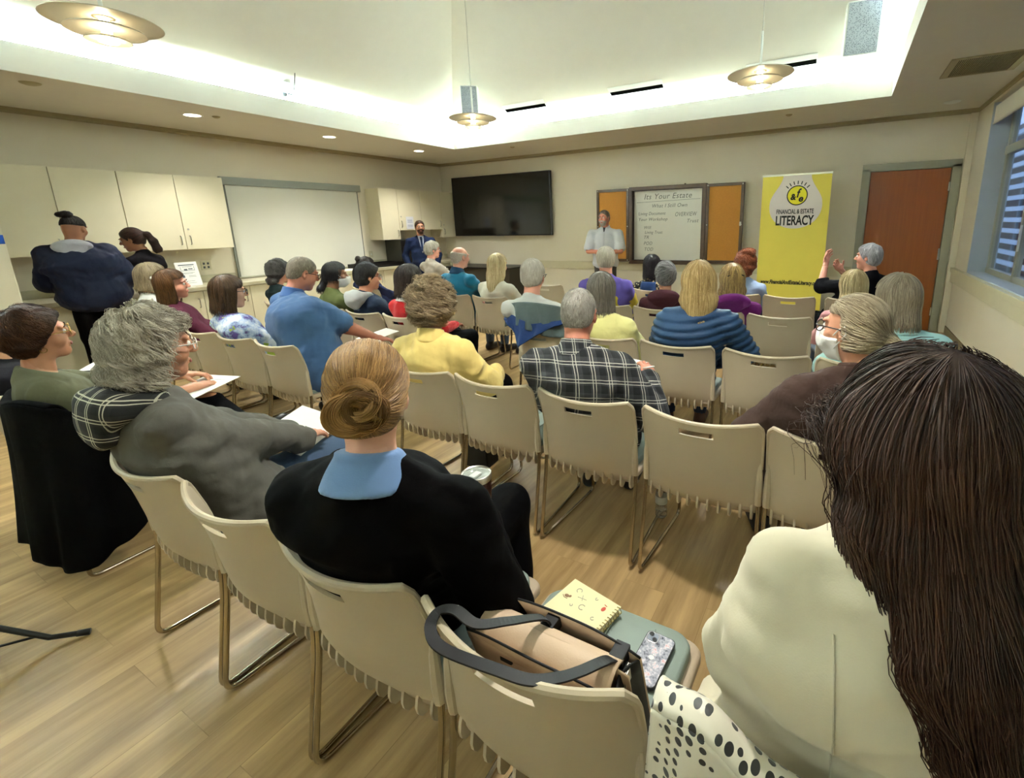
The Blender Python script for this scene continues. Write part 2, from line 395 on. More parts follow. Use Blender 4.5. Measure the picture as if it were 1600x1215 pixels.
def downlight(x, y, label, on=True):
    t = empty('recessed_downlight', (x, y, ZC), 0, label=label, cat='ceiling light', group='recessed ceiling lights in the soffit')
    mk('trim_ring', lathe([(.075, .001), (.095, -.004), (.10, .0), (.10, .004)], 32), WHITE, t, smooth=True)
    mk('lens', lathe([(0, -.002), (.076, -.001)], 24), DL if on else WHITE, t)
    if on: light('downlight_spot', 'SPOT', (x, y, ZC-.03), 44, (1, .97, .92), size=.07, spot=120, blend=.8)
downlight(-6.54, 2.98, 'round lit recessed downlight above the left cabinets')
downlight(-6.55, 4.63, 'round lit recessed downlight above the projection screen')
downlight(-6.55, 6.28, 'round lit recessed downlight in the soffit nearest the corner')
def smalldisc(name, x, y, r, label, cat, m):
    t = mk(name, lathe([(0, -.018), (r*.5, -.018), (r*.9, -.008), (r, 0), (r, .003)], 24), m, smooth=True, loc=(x, y, ZC))
    tag(t, label, cat, 'small round ceiling fittings')
SOF = mat('fitting_paint', '#b3aa86', .6, var=.02)
smalldisc('sprinkler_cover', .95, 7.2, .085, 'white round detector on the soffit right of the banner, near the window blind', 'detector', WHITE)
smalldisc('sprinkler_cover', -6.25, 1.68, .07, 'small round cover in the soffit at the far left edge', 'ceiling fitting', SOF)
smalldisc('sprinkler_cover', -.74, 6.85, .04, 'tiny round cover in the soffit above the banner', 'ceiling fitting', SOF)
smalldisc('sprinkler_cover', -5.0, 6.85, .04, 'tiny round cover in the soffit above the television', 'ceiling fitting', SOF)
smalldisc('sprinkler_cover', -6.4, 3.15, .04, 'tiny round cover beside the lit downlight above the left cabinets', 'ceiling fitting', SOF)
def vent(x0, x1, label):
    y = 6.34; cx = (x0+x1)/2; L = (x1-x0)/2; z = slope_z(-2, y)
    t = empty('slot_diffuser', (cx, y, z), 0, label=label, cat='air vent', group='long slot air vents on the sloped ceiling'); t.rotation_euler = (-math.atan(SS), 0, 0)
    mk('frame', [box(-L, L, -.105, -.03, -.005, .0), box(-L, L, .03, .085, -.005, .0), box(-L, -L+.012, -.03, .03, -.005, 0), box(L-.012, L, -.03, .03, -.005, 0)], WHITE, t, bevel=.002)
    mk('slot', box(-L+.012, L-.012, -.03, .03, -.003, .004), DARK, t)
vent(-4.72, -3.98, 'white slot air vent nearest the far corner speaker')
vent(-2.96, -2.2, 'middle white slot air vent on the sloped ceiling')
vent(-1.18, -.43, 'white slot air vent behind the right pendant lamp')
rv = empty('return_grille', (.93, 5.63, ZC), 0, label='large ribbed return air grille in the soffit by the window', cat='air vent')
mk('frame', [box(-.27, .27, -.31, -.28, -.012, .0), box(-.27, .27, .28, .31, -.012, 0), box(-.27, -.22, -.28, .28, -.012, 0), box(.22, .27, -.28, .28, -.012, 0)], SOF, rv, bevel=.002)
mk('louvres', [box(-.22+.0145*k, -.214+.0145*k, -.28, .28, -.012, .012) for k in range(31)], SOF, rv)
mk('duct_opening', box(-.22, .22, -.28, .28, -.0035, -.001), DARK, rv)
# wall speakers
GRIL = NT('speaker_grille'); v = GRIL.node('ShaderNodeTexVoronoi'); GRIL.l.new(GRIL.coord('Object'), v.inputs['Vector']); v.inputs['Scale'].default_value = 90
GRIL.base(GRIL.mix(GRIL.math('LESS_THAN', v.outputs[0], .38), lin('#a3abb2'), lin('#737a82'))); GRIL.set(Roughness=.5)
def speaker(x, y, z, rz, tilt, w_, d_, h_, label):
    t = empty('wall_speaker', (x, y, z), rz, label=label, cat='speaker', group='white wall speakers'); t.rotation_euler = (tilt, 0, rz)
    mk('cabinet', box(-w_/2, w_/2, -d_/2, d_/2, -h_/2, h_/2), WHITE, t, bevel=.012, bseg=3)
    mk('grille', box(-w_/2+.012, w_/2-.012, -d_/2-.006, -d_/2+.004, -h_/2+.012, h_/2-.012), GRIL.m, t, bevel=.003)
    mk('bracket', [tube([(0, d_/2-.02, .0), (0, d_/2+.16, .05)], .02), box(-.05, .05, d_/2+.14, d_/2+.16, -.02, .12)], WHITE, t)
speaker(-.03, 5.86, 3.34, .12, .18, .30, .17, .46, 'white box speaker tilted down on the sloped ceiling at upper right')
speaker(-4.92, 5.78, 3.28, .62, .1, .24, .22, .42, 'white box speaker in the far corner above the cove')
br_ = empty('wall_mount', (-5.89, 3.68, 3.15), 0, label='small white wall plate with a swivel antenna arm above the left cove', cat='antenna')
mk('plate', xf(box(-.075, .075, -.06, .06, -.008, -.001), Matrix.Translation((0, 0, .028)) @ Matrix.Rotation(-math.atan(SS), 4, 'Y')), WHITE, br_, bevel=.002)
MG = mat('grey_mount', '#6c787c', .4)
mk('ball', ell((-.03, -.0, -.055), (.035, .035, .030), 16, 8), MG, br_, smooth=True)
mk('arm', tube([(-.03, .0, -.035), (-.026, .105, -.040)], .011), MG, br_, smooth=True)
mk('antenna', tube([(-.026, .108, -.045), (.09, .065, .045), (.245, -.01, .128)], [.008, .0075, .004]), mat('grey_antenna', '#55584f', .6), br_, smooth=True)

# ------------------------------------------------------------------ left wall: cabinets, counter, screen
LAM = mat('cream_laminate', '#dfd7b8', .45, var=.02)
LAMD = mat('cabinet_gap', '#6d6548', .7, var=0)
def upper_cab(ys, zs, label, handles):
    z1 = 2.243; t = empty('wall_cabinet', (XL, (ys[0]+ys[-1])/2, min(zs)), 0, label=label, cat='cabinet', group='cream wall cabinets on the left wall')
    yc = (ys[0]+ys[-1])/2; zb = min(zs)
    for i, z0 in enumerate(zs):
        pass
    mk('body', [box(.001, .33, ys[i]-yc+.001, ys[i+1]-yc-.001, zs[i]-zb+.002, z1-zb-.002) for i in range(len(zs))], LAM, t)
    for i, z0 in enumerate(zs):
        d = mk('door', box(.332, .35, ys[i]-yc+.0035, ys[i+1]-yc-.0035, z0-zb, z1-zb), LAM, t, bevel=.002)
        hy = (ys[i]+.05 if handles[i] < 0 else ys[i+1]-.05)-yc
        mk('handle', tube(arc_path([(.35, hy, z0-zb+.06), (.375, hy, z0-zb+.065), (.375, hy, z0-zb+.165), (.35, hy, z0-zb+.17)], .015), .005, 8), STEEL, d, smooth=True)
        if handles[i] < 0: mk('lock', tube([(.348, hy-.0, z0-zb+.25), (.356, hy, z0-zb+.25)], .011, 12), STEEL, d)
    return t
upper_cab([1.39, 1.93, 2.469], [1.336, 1.336], 'cream wall cabinet at the far left, above the person in the navy jacket', (1, -1))
upper_cab([2.471, 3.007, 3.548], [1.336, 1.336], 'cream wall cabinet next to the projection screen, above the propped flyer', (1, -1))
upper_cab([6.0, 6.40, 6.949], [1.336, 1.50], 'cream wall cabinet right of the screen, behind the man in the suit', (1, -1))
upper_cab([6.951, 7.49, 7.905], [1.50, 1.336], 'cream wall cabinet in the corner beside the television', (1, -1))
nt = mk('notice_sheet', box(XL+.352, XL+.354, 6.56, 6.74, 1.52, 1.75), mat('paper_white', '#dfe0e2', .8, var=.02)); tag(nt, 'small white notice taped to the cabinet door behind the suited man', 'paper')
INK = mat('ink_grey', '#8d94ad', .8, var=0); INKD = mat('ink_dark', '#4c5358', .8, var=0)
mk('print', [box(XL+.354, XL+.3545, 6.59, 6.71, 1.56+.016*k, 1.566+.016*k) for k in (0, 1, 2, 5, 6, 7, 8)], INK, nt)
CT = mat('counter_laminate', '#bdb79a', .35, var=.05, vs=60)
ct = mk('worktop', [box(XL+.001, -7.05, 1.30, YB-.005, .83, .875), box(XL+.001, XL+.022, 1.30, 3.66, .875, .97), box(XL+.001, XL+.022, 5.85, YB-.005, .875, .97)], CT, bevel=.004); tag(ct, 'long grey-beige laminate worktop along the whole left wall', 'countertop')
ys = np.linspace(1.32, 7.9, 13)
for i in range(12):
    c = empty('base_cabinet', (XL, (ys[i]+ys[i+1])/2, 0), 0, label='cream base cabinet under the long left worktop, %s' % ['behind the person in the navy jacket', 'behind the two people standing at the counter', 'below the laptop', 'below the propped flyer', 'behind the tie-dye shirt woman', 'left below the projection screen', 'below the middle of the screen', 'behind the person in the grey cap', 'below the screen\'s right end', 'below the black trays', 'behind the suited man', 'in the far corner'][i], cat='cabinet', group='base cabinets')
    hw = (ys[i+1]-ys[i])/2
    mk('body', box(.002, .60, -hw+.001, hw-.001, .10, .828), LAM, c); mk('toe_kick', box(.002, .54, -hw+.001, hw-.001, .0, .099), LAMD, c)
    d = mk('door', box(.602, .62, -hw+.004, hw-.004, .11, .82), LAM, c, bevel=.002)
    mk('handle', tube(arc_path([(.62, hw-.06, .62), (.645, hw-.06, .625), (.645, hw-.06, .725), (.62, hw-.06, .73)], .015), .005, 8), STEEL, d, smooth=True)
sc = empty('projection_screen', (XL, 4.75, 1.6), 0, label='white pull-down projection board with grey top casing on the left wall', cat='screen')
mk('surface', box(.012, .022, -1.03, 1.06, -.70, .59), mat('screen_white', '#e0dfd0', .35, var=.01), sc)
mk('top_casing', box(.004, .06, -1.09, 1.12, .58, .69), mat('casing_grey', '#8d9084', .5, var=.02), sc, bevel=.004)
mks('side_rail', [box(.006, .03, -1.06, -1.028, -.712, .58), box(.006, .026, 1.06, 1.075, -.712, .58)], mat('rail_grey', '#77796c', .5), sc)
mk('tray', box(.004, .05, -1.06, 1.075, -.718, -.698), mat('tray_grey', '#b0ae98', .5), sc, bevel=.003)
# things on the worktop
PAPER = mat('paper', '#eeeee6', .8, var=.02)
def lean(name, y, w_, h_, label, blocks):
    t = empty(name, (-7.33, y, .876), 0, label=label, cat='flyer'); t.rotation_euler = (0, -.26, 0)
    mk('sheet', box(-.002, .002, -w_/2, w_/2, 0, h_), PAPER, t)
    mk('print', [box(.002, .0028, a*w_, b*w_, c*h_, d*h_) for a, b, c, d in blocks], INKD, t)
    mk('stand', box(-.09, .0, -w_*.3, w_*.3, 0, .004), WHITE, t)
lean('flyer', 2.97, .235, .31, 'white printed flyer propped on the worktop right of the ponytail woman', [(-.36, .36, .86, .90), (-.3, .34, .64, .655), (-.3, -.285, .66, .82), (.32, .335, .66, .82), (-.2, .25, .80, .815), (-.15, .0, .66, .72), (.05, .25, .69, .73), (-.3, .3, .55, .56), (-.3, .2, .51, .52), (-.32, -.2, .36, .46), (-.02, .3, .42, .43), (-.02, .32, .38, .39), (-.25, .2, .2, .21), (-.25, .25, .12, .13)])
lean('flyer', 2.62, .2, .27, 'smaller white flyer propped behind the ponytail woman', [(-.36, .36, .86, .89), (-.3, .3, .7, .71), (-.3, .2, .6, .61)])
ol = empty('wall_outlet', (XL+.001, 3.32, 1.10), 0, label='cream double power outlet on the wall between flyer and screen', cat='outlet')
mk('plate', box(0, .008, -.06, .06, -.06, .06), TRIMM, ol, bevel=.003); mks('socket', [box(.006, .0095, y-.012, y+.012, z-.014, z+.014) for y in (-.025, .025) for z in (-.025, .025)], INKD, ol)
sw = empty('switch_plate', (XL+.001, 5.97, 1.08), 0, label='cream wall plate beside the right end of the screen', cat='switch')
mk('plate', box(0, .008, -.04, .04, -.06, .06), TRIMM, sw, bevel=.003); mk('toggle', box(.006, .016, -.006, .006, -.012, .012), WHITE, sw)
lt = empty('laptop', (-7.30, 2.02, .876), -.3, label='grey laptop with a blue lit screen on the counter by the ponytail woman', cat='laptop')
mk('base', box(-.13, .13, -.18, .18, 0, .018), mat('laptop_grey', '#5b5c5a', .4, .4), lt, bevel=.004)
ld = mk('lid', xf(box(-.004, .004, -.18, .18, 0, .23), Matrix.Translation((-.13, 0, .018)) @ Matrix.Rotation(-.3, 4, 'Y')), mat('laptop_dark', '#2b2c2e', .4), lt)
mk('display', xf(box(.004, .005, -.165, .165, .015, .215), Matrix.Translation((-.13, 0, .018)) @ Matrix.Rotation(-.3, 4, 'Y')), emit('display_blue', '#7fa6e6', 1.2), ld)
bx = empty('black_tray', (-7.36, 5.80, .876), 0, label='low black tray on the worktop right of the screen', cat='tray')
mk('body', [box(-.22, .22, -.42, .42, 0, .012), box(-.22, -.205, -.42, .42, .012, .07), box(.205, .22, -.42, .42, .012, .07), box(-.205, .205, -.42, -.405, .012, .07), box(-.205, .205, .405, .42, .012, .07)], BLACK, bx, bevel=.003)
mw = empty('microwave', (-7.42, 6.55, .876), 0, label='dark microwave under the cabinet behind the suited man', cat='microwave')
mk('housing', box(-.24, .17, -.27, .27, 0, .46), mat('dark_enamel', '#37372f', .35), mw, bevel=.01); mk('door', box(.17, .185, -.26, .12, .02, .44), BLACK, mw, bevel=.004); mk('control_panel', box(.17, .182, .13, .26, .02, .44), mat('panel_grey', '#4b4b44', .4), mw)
pp = tag(mk('papers', [xf(box(-.15, .15, -.11, .11, 0, .004), Matrix.Translation((-7.17, 5.15, .877)) @ Matrix.Rotation(.5, 4, 'Z')), xf(box(-.15, .15, -.11, .11, .004, .008), Matrix.Translation((-7.2, 5.22, .8775)) @ Matrix.Rotation(.1, 4, 'Z'))], PAPER), 'white papers lying on the worktop in front of the black tray', 'paper')
pp2 = tag(mk('papers', [xf(box(-.11, .11, -.15, .15, 0, .006), Matrix.Translation((-7.2, 2.75, .877)) @ Matrix.Rotation(.3, 4, 'Z'))], PAPER), 'white papers on the worktop in front of the propped flyer', 'paper')
sg = tag(mk('blue_sign', box(-6.62, -6.295, .985, .9985, 1.485, 1.56), mat('sign_blue', '#1b4fae', .4)), 'blue sign with a white letter on the wall end at far left', 'sign')
mk('lettering', [box(-6.33, -6.315, .98, .985, 1.505, 1.52), xf(box(-.003, .003, .98, .985, 0, .03), Matrix.Translation((-6.3225, 0, 1.518)) @ Matrix.Rotation(.5, 4, 'Y')), xf(box(-.003, .003, .98, .985, 0, .03), Matrix.Translation((-6.3225, 0, 1.518)) @ Matrix.Rotation(-.5, 4, 'Y'))], WHITE, sg)
sg2 = tag(mk('blue_sign', box(-6.3, -6.294, 1.10, 1.285, 1.485, 1.56), MATS['sign_blue']), 'small blue sign on the narrow end of the wall stub', 'sign')
mk('lettering', [box(-6.294, -6.292, 1.245, 1.252, 1.51, 1.525), xf(box(-6.294, -6.292, -.0035, .0035, 0, .022), Matrix.Translation((0, 1.2485, 1.522)) @ Matrix.Rotation(.5, 4, 'X')), xf(box(-6.294, -6.292, -.0035, .0035, 0, .022), Matrix.Translation((0, 1.2485, 1.522)) @ Matrix.Rotation(-.5, 4, 'X'))], WHITE, sg2)
tb = empty('low_cabinet', (-6.1, 7.5, 0), 0, label='dark low equipment cabinet under the television behind the seated men', cat='cabinet')
mk('body', box(-.9, .62, -.30, .39, .06, .74), mat('dark_cabinet', '#3a3428', .5), tb, bevel=.004); mk('top', box(-.93, .65, -.33, .40, .742, .77), BLACK, tb, bevel=.004); mks('foot', [box(x, x+.06, y, y+.06, 0, .06) for x in (-.85, .5) for y in (-.25, .3)], BLACK, tb)

# ------------------------------------------------------------------ back wall: television, board, banner
tv = empty('television', (-6.10, YB, 1.95), 0, label='very large black flat television on the back wall', cat='television')
TVS = NT('tv_screen'); TVS.base((.004, .004, .004)); TVS.set(Roughness=.12); TVS.b.inputs['Specular IOR Level'].default_value = .6
mk('bezel', box(-1.19, 1.215, -.12, -.05, -.60, .575), BLACK, tv, bevel=.006)
mk('screen', box(-1.175, 1.20, -.123, -.115, -.58, .56), TVS.m, tv)
mk('wall_mount', box(-.4, .4, -.05, -.001, -.25, .25), BLACK, tv)
mk('nameplate', box(-.09, .09, -.125, -.118, -.612, -.60), STEEL, tv)
def boardwood():
    t = NT('oak_frame'); n = t.noise(t.coord('Object', scale=(6, 6, 6)), 3, 5, .6)
    t.base(t.mix(n, lin('#2f1e0c'), lin('#583c1c'))); t.set(Roughness=.45); return t.m
OAK = boardwood()
CORK = mat('cork', '#b27a30', .9, var=.10, vs=60, bump=.2, bs=200)
bd = empty('whiteboard_cabinet', (-2.64, YB, 1.49), 0, label='brown wooden cabinet whiteboard with open cork doors on the back wall', cat='whiteboard')
def fr_(x0, x1, z0, z1, y0, y1, wd): return [box(x0, x1, y0, y1, z1-wd, z1), box(x0, x1, y0, y1, z0, z0+wd), box(x0, x0+wd, y0, y1, z0+wd, z1-wd), box(x1-wd, x1, y0, y1, z0+wd, z1-wd)]
mk('frame', fr_(-.66, .66, -.64, .645, -.12, -.001, .055), OAK, bd, bevel=.004)
wb = mk('writing_surface', box(-.61, .61, -.03, -.018, -.59, .595), mat('whiteboard_enamel', '#ecebde', .35, var=.01), bd)
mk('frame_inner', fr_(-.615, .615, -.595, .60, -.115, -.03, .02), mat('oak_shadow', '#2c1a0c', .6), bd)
for x0, x1, nm in ((-1.28, -.665, 'cork_door'), (.665, 1.24, 'cork_door')):
    d = mk(nm, box(x0+.04, x1-.04, -.105, -.075, -.57, .60), CORK, bd)
    mk('door_frame', fr_(x0, x1, -.605, .63, -.12, -.06, .045), OAK, d, bevel=.003)
    mks('corner_screw', [tube([(x, -.122, z), (x, -.119, z)], .009, 10) for x in (x0+.022, x1-.022) for z in (-.58, .0, .605)], STEEL, d)
mk('lock_strike', box(1.195, 1.22, -.135, -.12, -.02, .04), STEEL, bd)
mk('hook', tube([(.3, -.06, .64), (.3, -.06, .665)], .012), OAK, bd)
MK = mat('marker_ink', '#7f8375', .7, var=0)
def wr(s, x, z, size, sx=1, sh=.25):
    o = text('handwriting', s, size, MK, wb, (x, -.032, z), (PI/2, 0, 0), sx, .0, sh, 'LEFT', 1.1); return o
wr("Its Your Estate", -.42, .44, .125, .98); wr('What I Still Own', -.28, .30, .085, .95); wr('Living Document', -.52, .18, .075, .85); wr('Your Workshop', -.52, .085, .075, .95)
wr('OVERVIEW', .13, .15, .095, .72); wr('Trust', .33, .045, .085, .95); wr('Will', -.42, -.05, .07); wr('Living Trust', -.40, -.13, .07, .85); wr('TR', -.42, -.215, .075); wr('POD', -.42, -.32, .08, .9); wr('TOD', -.41, -.42, .08, .9)
mk('underline', xf(box(-.55, .55, -.0315, -.03, -.0025, .0025), Matrix.Translation((0, 0, .405)) @ Matrix.Rotation(-.025, 4, 'Y')), MK, wb)
# pull-up banner
bn = empty('banner_stand', (-.64, 7.30, 0), 0, label='tall yellow pull-up banner with light bulb logo beside the door', cat='banner')
YEL = mat('banner_yellow', '#e6d558', .6, var=.02); BW = mat('banner_white', '#ece2da', .6, var=.01); BK = mat('banner_ink', '#1b1b12', .6, var=0); BY = mat('badge_yellow', '#efe22c', .6, var=.01)
mk('fabric', box(-.425, .435, -.004, .004, .09, 2.13), YEL, bn)
mk('top_rail', box(-.43, .44, -.012, .012, 2.125, 2.15), mat('rail_silver', '#e8e6cf', .3, .3, var=0), bn, bevel=.003)
mk('base', box(-.45, .46, -.10, .10, .01, .09), mat('base_silver', '#a9a99c', .35, .7), bn, bevel=.02, bseg=3)
mk('pole', tube([(0, .03, .05), (0, .03, 2.13)], .012), STEEL, bn)
pts = []
for k in range(41):  # bulb outline, hanging neck-up from the top rail
    t_ = k/40; 
    if t_ < .3: u = t_/.3; pts.append((.175+.155*(u*u*(3-2*u)), 2.125-.36*u))
    else:
        an = (t_-.3)/.7*PI*.5; pts.append((.33*math.cos(an)*1.0+.02*math.sin(2*an), 1.765-.34*math.sin(an)))
poly = [(x+.015, z) for x, z in pts]+[(-x+.015, z) for x, z in reversed(pts[:-1])]
mk('bulb_panel', prism(poly, -.0055, -.004), BW, bn)
c0 = (.03, 1.865)
def ring(r0, r1, n=48): 
    V = [(c0[0]+r*math.cos(2*PI*i/n), y, c0[1]+r*math.sin(2*PI*i/n)) for y in (-.0075, -.0055) for r in (r0, r1) for i in range(n)]
    F = []
    for i in range(n):
        j = (i+1) % n; F += [(i, j, n+j, n+i), (2*n+i, 2*n+j, 3*n+j, 3*n+i), (i, j, 2*n+j, 2*n+i), (n+i, n+j, 3*n+j, 3*n+i)]
    return V, F
mk('badge', [prism([(c0[0]+.128*math.cos(2*PI*i/48), c0[1]+.128*math.sin(2*PI*i/48)) for i in range(48)], -.0065, -.005)], BY, bn)
mk('badge_ring', ring(.118, .131), BK, bn)
mks('ray', [xf(box(-.006, .006, -.007, -.0055, .155, .20), Matrix.Translation((c0[0], 0, c0[1]-.01)) @ Matrix.Rotation(a_, 4, 'Y')) for a_ in np.linspace(-.82, .82, 7)], BK, bn)
text('monogram', 'f', .16, BK, bn, (.035, -.0085, 1.84), (PI/2, 0, 0), .8, .004, .25)
text('monogram', '&', .11, BK, bn, (-.02, -.0085, 1.81), (PI/2, 0, 0), .9, .004, .1)
text('monogram', 'e', .12, BK, bn, (.075, -.0085, 1.785), (PI/2, 0, 0), 1, .004, .2)
text('lettering', 'FINANCIAL & ESTATE', .085, BK, bn, (.015, -.0085, 1.625), (PI/2, 0, 0), .58, .0015)
text('lettering', 'LITERACY', .175, BK, bn, (.015, -.0085, 1.475), (PI/2, 0, 0), .62, .005)
text('web_address', 'www.FinancialAndEstateLiteracy.org', .078, BK, bn, (.005, -.0085, .655), (PI/2, 0, 0), .655, .0025, .25)
# ================================================================== stacking chairs
SHELL = mat('chair_plastic', '#bdae93', .42, var=.02, bump=.04, bs=500)
SHELL2 = mat('chair_plastic_seat', '#b8a68e', .45, var=.02)
VINYL = mat('chair_vinyl', '#8c9a90', .5, var=.05, bump=.1, bs=400)
TUBE = mat('bronze_chrome', '#b5ab97', .16, 1.0, var=0)
def back_xyz(x, z, hw=.242):
    """outer surface of the back: x across, z height, returns y"""
    u = x/hw
    zz = [.375, .40, .45, .52, .62, .70, .78, .805]
    yc = [.085, .045, .015, -.005, -.022, -.036, -.055, -.062]
    y = float(np.interp(z, zz, yc)); s = float(np.interp(z, [.375, .5, .62, .8], [.02, .055, .075, .062]))
    return y+s*u*u
def chair_mesh():
    parts = {}
    nx = 28; xs = list(np.linspace(-1, 1, nx+1)); zs = [.375, .385, .40, .425, .45, .50, .55, .60, .65, .70, .722, .734, .750, .766, .782, .795, .805]
    V = []; F = []; idx = {}
    th = .010
    def hwz(z): return .2405-.020*max(0, (z-.745)/.06)**4-.012*max(0, (.42-z)/.045)
    for side, off in (('o', 0), ('i', th)):
        for j, z in enumerate(zs):
            for i, u in enumerate(xs):
                hw = hwz(z); x = u*hw; dip = -.016*(1-u*u)*max(0, (z-.70)/.10)
                sc = .006*(1-abs(u)**2) if j == 0 else 0
                idx[side, i, j] = len(V); V.append((x, back_xyz(x, z)+off+(0.02 if (j == 0 and side == 'i') else 0), z+dip-sc))
    def hole(i, j): return .0 <= 1 and abs((xs[i]+xs[i+1])/2) < .27 and zs[j] >= .734-1e-6 and zs[j+1] <= .766+1e-6
    ok = {(i, j) for i in range(nx) for j in range(len(zs)-1) if not hole(i, j)}
    for i, j in ok:
        F.append((idx['o', i, j], idx['o', i+1, j], idx['o', i+1, j+1], idx['o', i, j+1]))
        F.append((idx['i', i, j], idx['i', i, j+1], idx['i', i+1, j+1], idx['i', i+1, j]))
        for di, dj, a_, b_ in ((-1, 0, (0, 0), (0, 1)), (1, 0, (1, 0), (1, 1)), (0, -1, (0, 0), (1, 0)), (0, 1, (0, 1), (1, 1))):
            if (i+di, j+dj) not in ok:
                p, q = (i+a_[0], j+a_[1]), (i+b_[0], j+b_[1])
                F.append((idx['o', p[0], p[1]], idx['o', q[0], q[1]], idx['i', q[0], q[1]], idx['i', p[0], p[1]]))
    G = [(V, F)]
    # rolled rim along the top and upper corners
    rim = []
    for u in np.linspace(-1, 1, 33):
        z = .805; x = u*hwz(z); rim.append((x, back_xyz(x, z)+th/2, z-.016*(1-u*u)))
    L = [(-hwz(z), back_xyz(-hwz(z), z)+th/2, z) for z in (.60, .66, .70, .74, .765, .785)]
    R = [(-x, y, z) for x, y, z in reversed(L)]
    rr_ = [.0055, .0065, .007, .0075, .008, .0085]+[.0095]*33+[.0085, .008, .0075, .007, .0065, .0055]
    G.append(tube(L+rim+R, rr_, 8, 1.0))
    # fins under the bottom edge
    for u in np.linspace(-.90, .90, 11):
        x = u*.236; yb = back_xyz(x, .40)
        poly = [(-.008, .062), (-.020, .035), (-.025, .010), (-.022, -.010), (-.012, -.024), (.004, -.028), (.022, -.018), (.036, .0), (.03, .02), (.004, .05)]
        v = [(x+s*.0042, yb+p, .395+q) for s in (-1, 1) for p, q in poly]; n = len(poly)
        G.append((v, [tuple(range(n)), tuple(range(2*n-1, n-1, -1))]+[(k, k+n, (k+1) % n+n, (k+1) % n) for k in range(n)]))
    # socket posts moulded into the sides
    for s in (-1, 1):
        G.append(tube([(s*.2345, back_xyz(.24, .47)-.002, .445), (s*.2345, back_xyz(.24, .50)-.004, .50), (s*.2345, back_xyz(.24, .58)-.002, .58), (s*.234, back_xyz(.24, .63), .63)], [.0145, .016, .0125, .006], 8))
    parts['shell'] = G
    # seat pan and cushion
    def slab(hw0, y0, y1, z0, z1, r, crown=0, nn=6):
        pts = []
        for cx_, cy_, a0 in ((1, 1, 0), (-1, 1, 1), (-1, -1, 2), (1, -1, 3)):
            hw = hw0*(1.0 if cy_ > 0 else .97)
            for k in range(nn+1):
                an = (a0+k/nn)*PI/2
                pts.append((cx_*(hw-r)+r*math.cos(an), (y1-r if cy_ > 0 else y0+r)+r*math.sin(an)))
        n = len(pts); lv = [(0, z0), (0, z0+.004), (0, z1-.010), (.004, z1-.003), (.012, z1), (.06, z1+crown)]
        V = []; F = []
        cx0, cy0 = 0, (y0+y1)/2
        for ins_, z in lv:
            for x, y in pts:
                dx, dy = x-cx0, y-cy0; d = math.hypot(dx, dy); V.append((x-dx/d*ins_, y-dy/d*ins_, z-(.012*max(0, (y-y1+.10)/.10)**2)))
        for a_ in range(len(lv)-1):
            for k in range(n): F.append((a_*n+k, a_*n+(k+1) % n, (a_+1)*n+(k+1) % n, (a_+1)*n+k))
        F.append(tuple(range(n))[::-1]); F.append(tuple((len(lv)-1)*n+k for k in range(n)))
        return V, F
    parts['pan'] = [slab(.238, .05, .515, .412, .438, .05)]
    parts['cushion'] = [slab(.215, .06, .50, .438, .468, .06, .006)]
    parts['seam'] = [tube([(x, .10, .4748), (x, .3, .4755), (x, .46, .468)], .002, 6) for x in (-.115, 0, .115)]
    return parts
CH = chair_mesh()
def make_chair():
    t = empty('stacking_chair', (0, 0, 0))
    mk('backrest', CH['shell'], SHELL, t, smooth=True)
    mk('seat_pan', CH['pan'], SHELL2, t, smooth=True)
    c = mk('seat_cushion', CH['cushion'], VINYL, t, smooth=True)
    for g in CH['seam']: mk('seam', g, VINYL, c, smooth=True)
    for s in (-1, 1):
        p = arc_path([(s*.236, .058, .50), (s*.239, .045, .36), (s*.2395, -.022, .0095), (s*.214, .505, .0095), (s*.200, .44, .405), (s*.200, .10, .402)], .05, 6)
        mk('sled_leg', tube(p, .0088, 10), TUBE, t, smooth=True)
    mk('cross_bar', tube([(-.205, .12, .40), (.205, .12, .40)], .008, 8), TUBE, t, smooth=True)
    return t
for me_ in ():
    pass
CH0 = make_chair(); learn(CH0)
for o_ in bpy.data.objects:
    if o_.type == 'MESH' and o_.name.startswith(('backrest', 'seat_', 'sled', 'seam')):
        try: o_.data.set_sharp_from_angle(angle=math.radians(42))
        except Exception: pass
first_chair = [True]
ROWY = {1: .57, 2: 1.75, 3: 2.82, 4: 4.0, 5: 5.1, 6: 6.2}
GRP = {1: 'chairs in the nearest row', 2: 'chairs in the second row', 3: 'chairs in the third row', 4: 'chairs in the fourth row', 5: 'chairs in the front row'}
def chair(row, x, label, rz=0):
    if first_chair[0]: o = CH0; first_chair[0] = False
    else: o = copy_tree(CH0)
    o.location = (x, ROWY[row], 0); o.rotation_euler = (0, 0, rz)
    tag(o, label, 'chair', GRP[row]); return o
chair(1, -.985, 'tan stacking chair under the woman with the hair bun, nearest row')
chair(1, -.470, 'tan chair holding the beige tote bag, notebook and phone')
chair(1, .045, 'tan chair under the long-haired woman in the cream blazer')
chair(1, -1.485, 'empty tan chair between the bun woman and the grey hoodie woman')
chair(1, -1.990, 'tan chair under the woman in the grey hoodie')
chair(1, -3.15, 'tan chair with a long black coat draped over its back')
chair(1, -3.66, 'tan chair under the person in charcoal at the far left edge')
chair(2, .06, 'tan chair under the masked woman in the brown jacket')
chair(2, -.44, 'empty tan chair directly right of the plaid-shirted man')
chair(2, -.965, 'tan chair under the man in the black and white plaid shirt')
chair(2, -1.485, 'empty tan chair left of the plaid-shirted man, nearest the black bag')
chair(2, -1.985, 'tan chair under the woman in the yellow shirt')
chair(2, -3.35, 'tan chair behind the man in the blue polo, end of its row')
chair(2, -3.85, 'tan chair under the tie-dye shirt woman')
chair(2, -4.35, 'tan chair to the left of the tie-dye shirt woman')
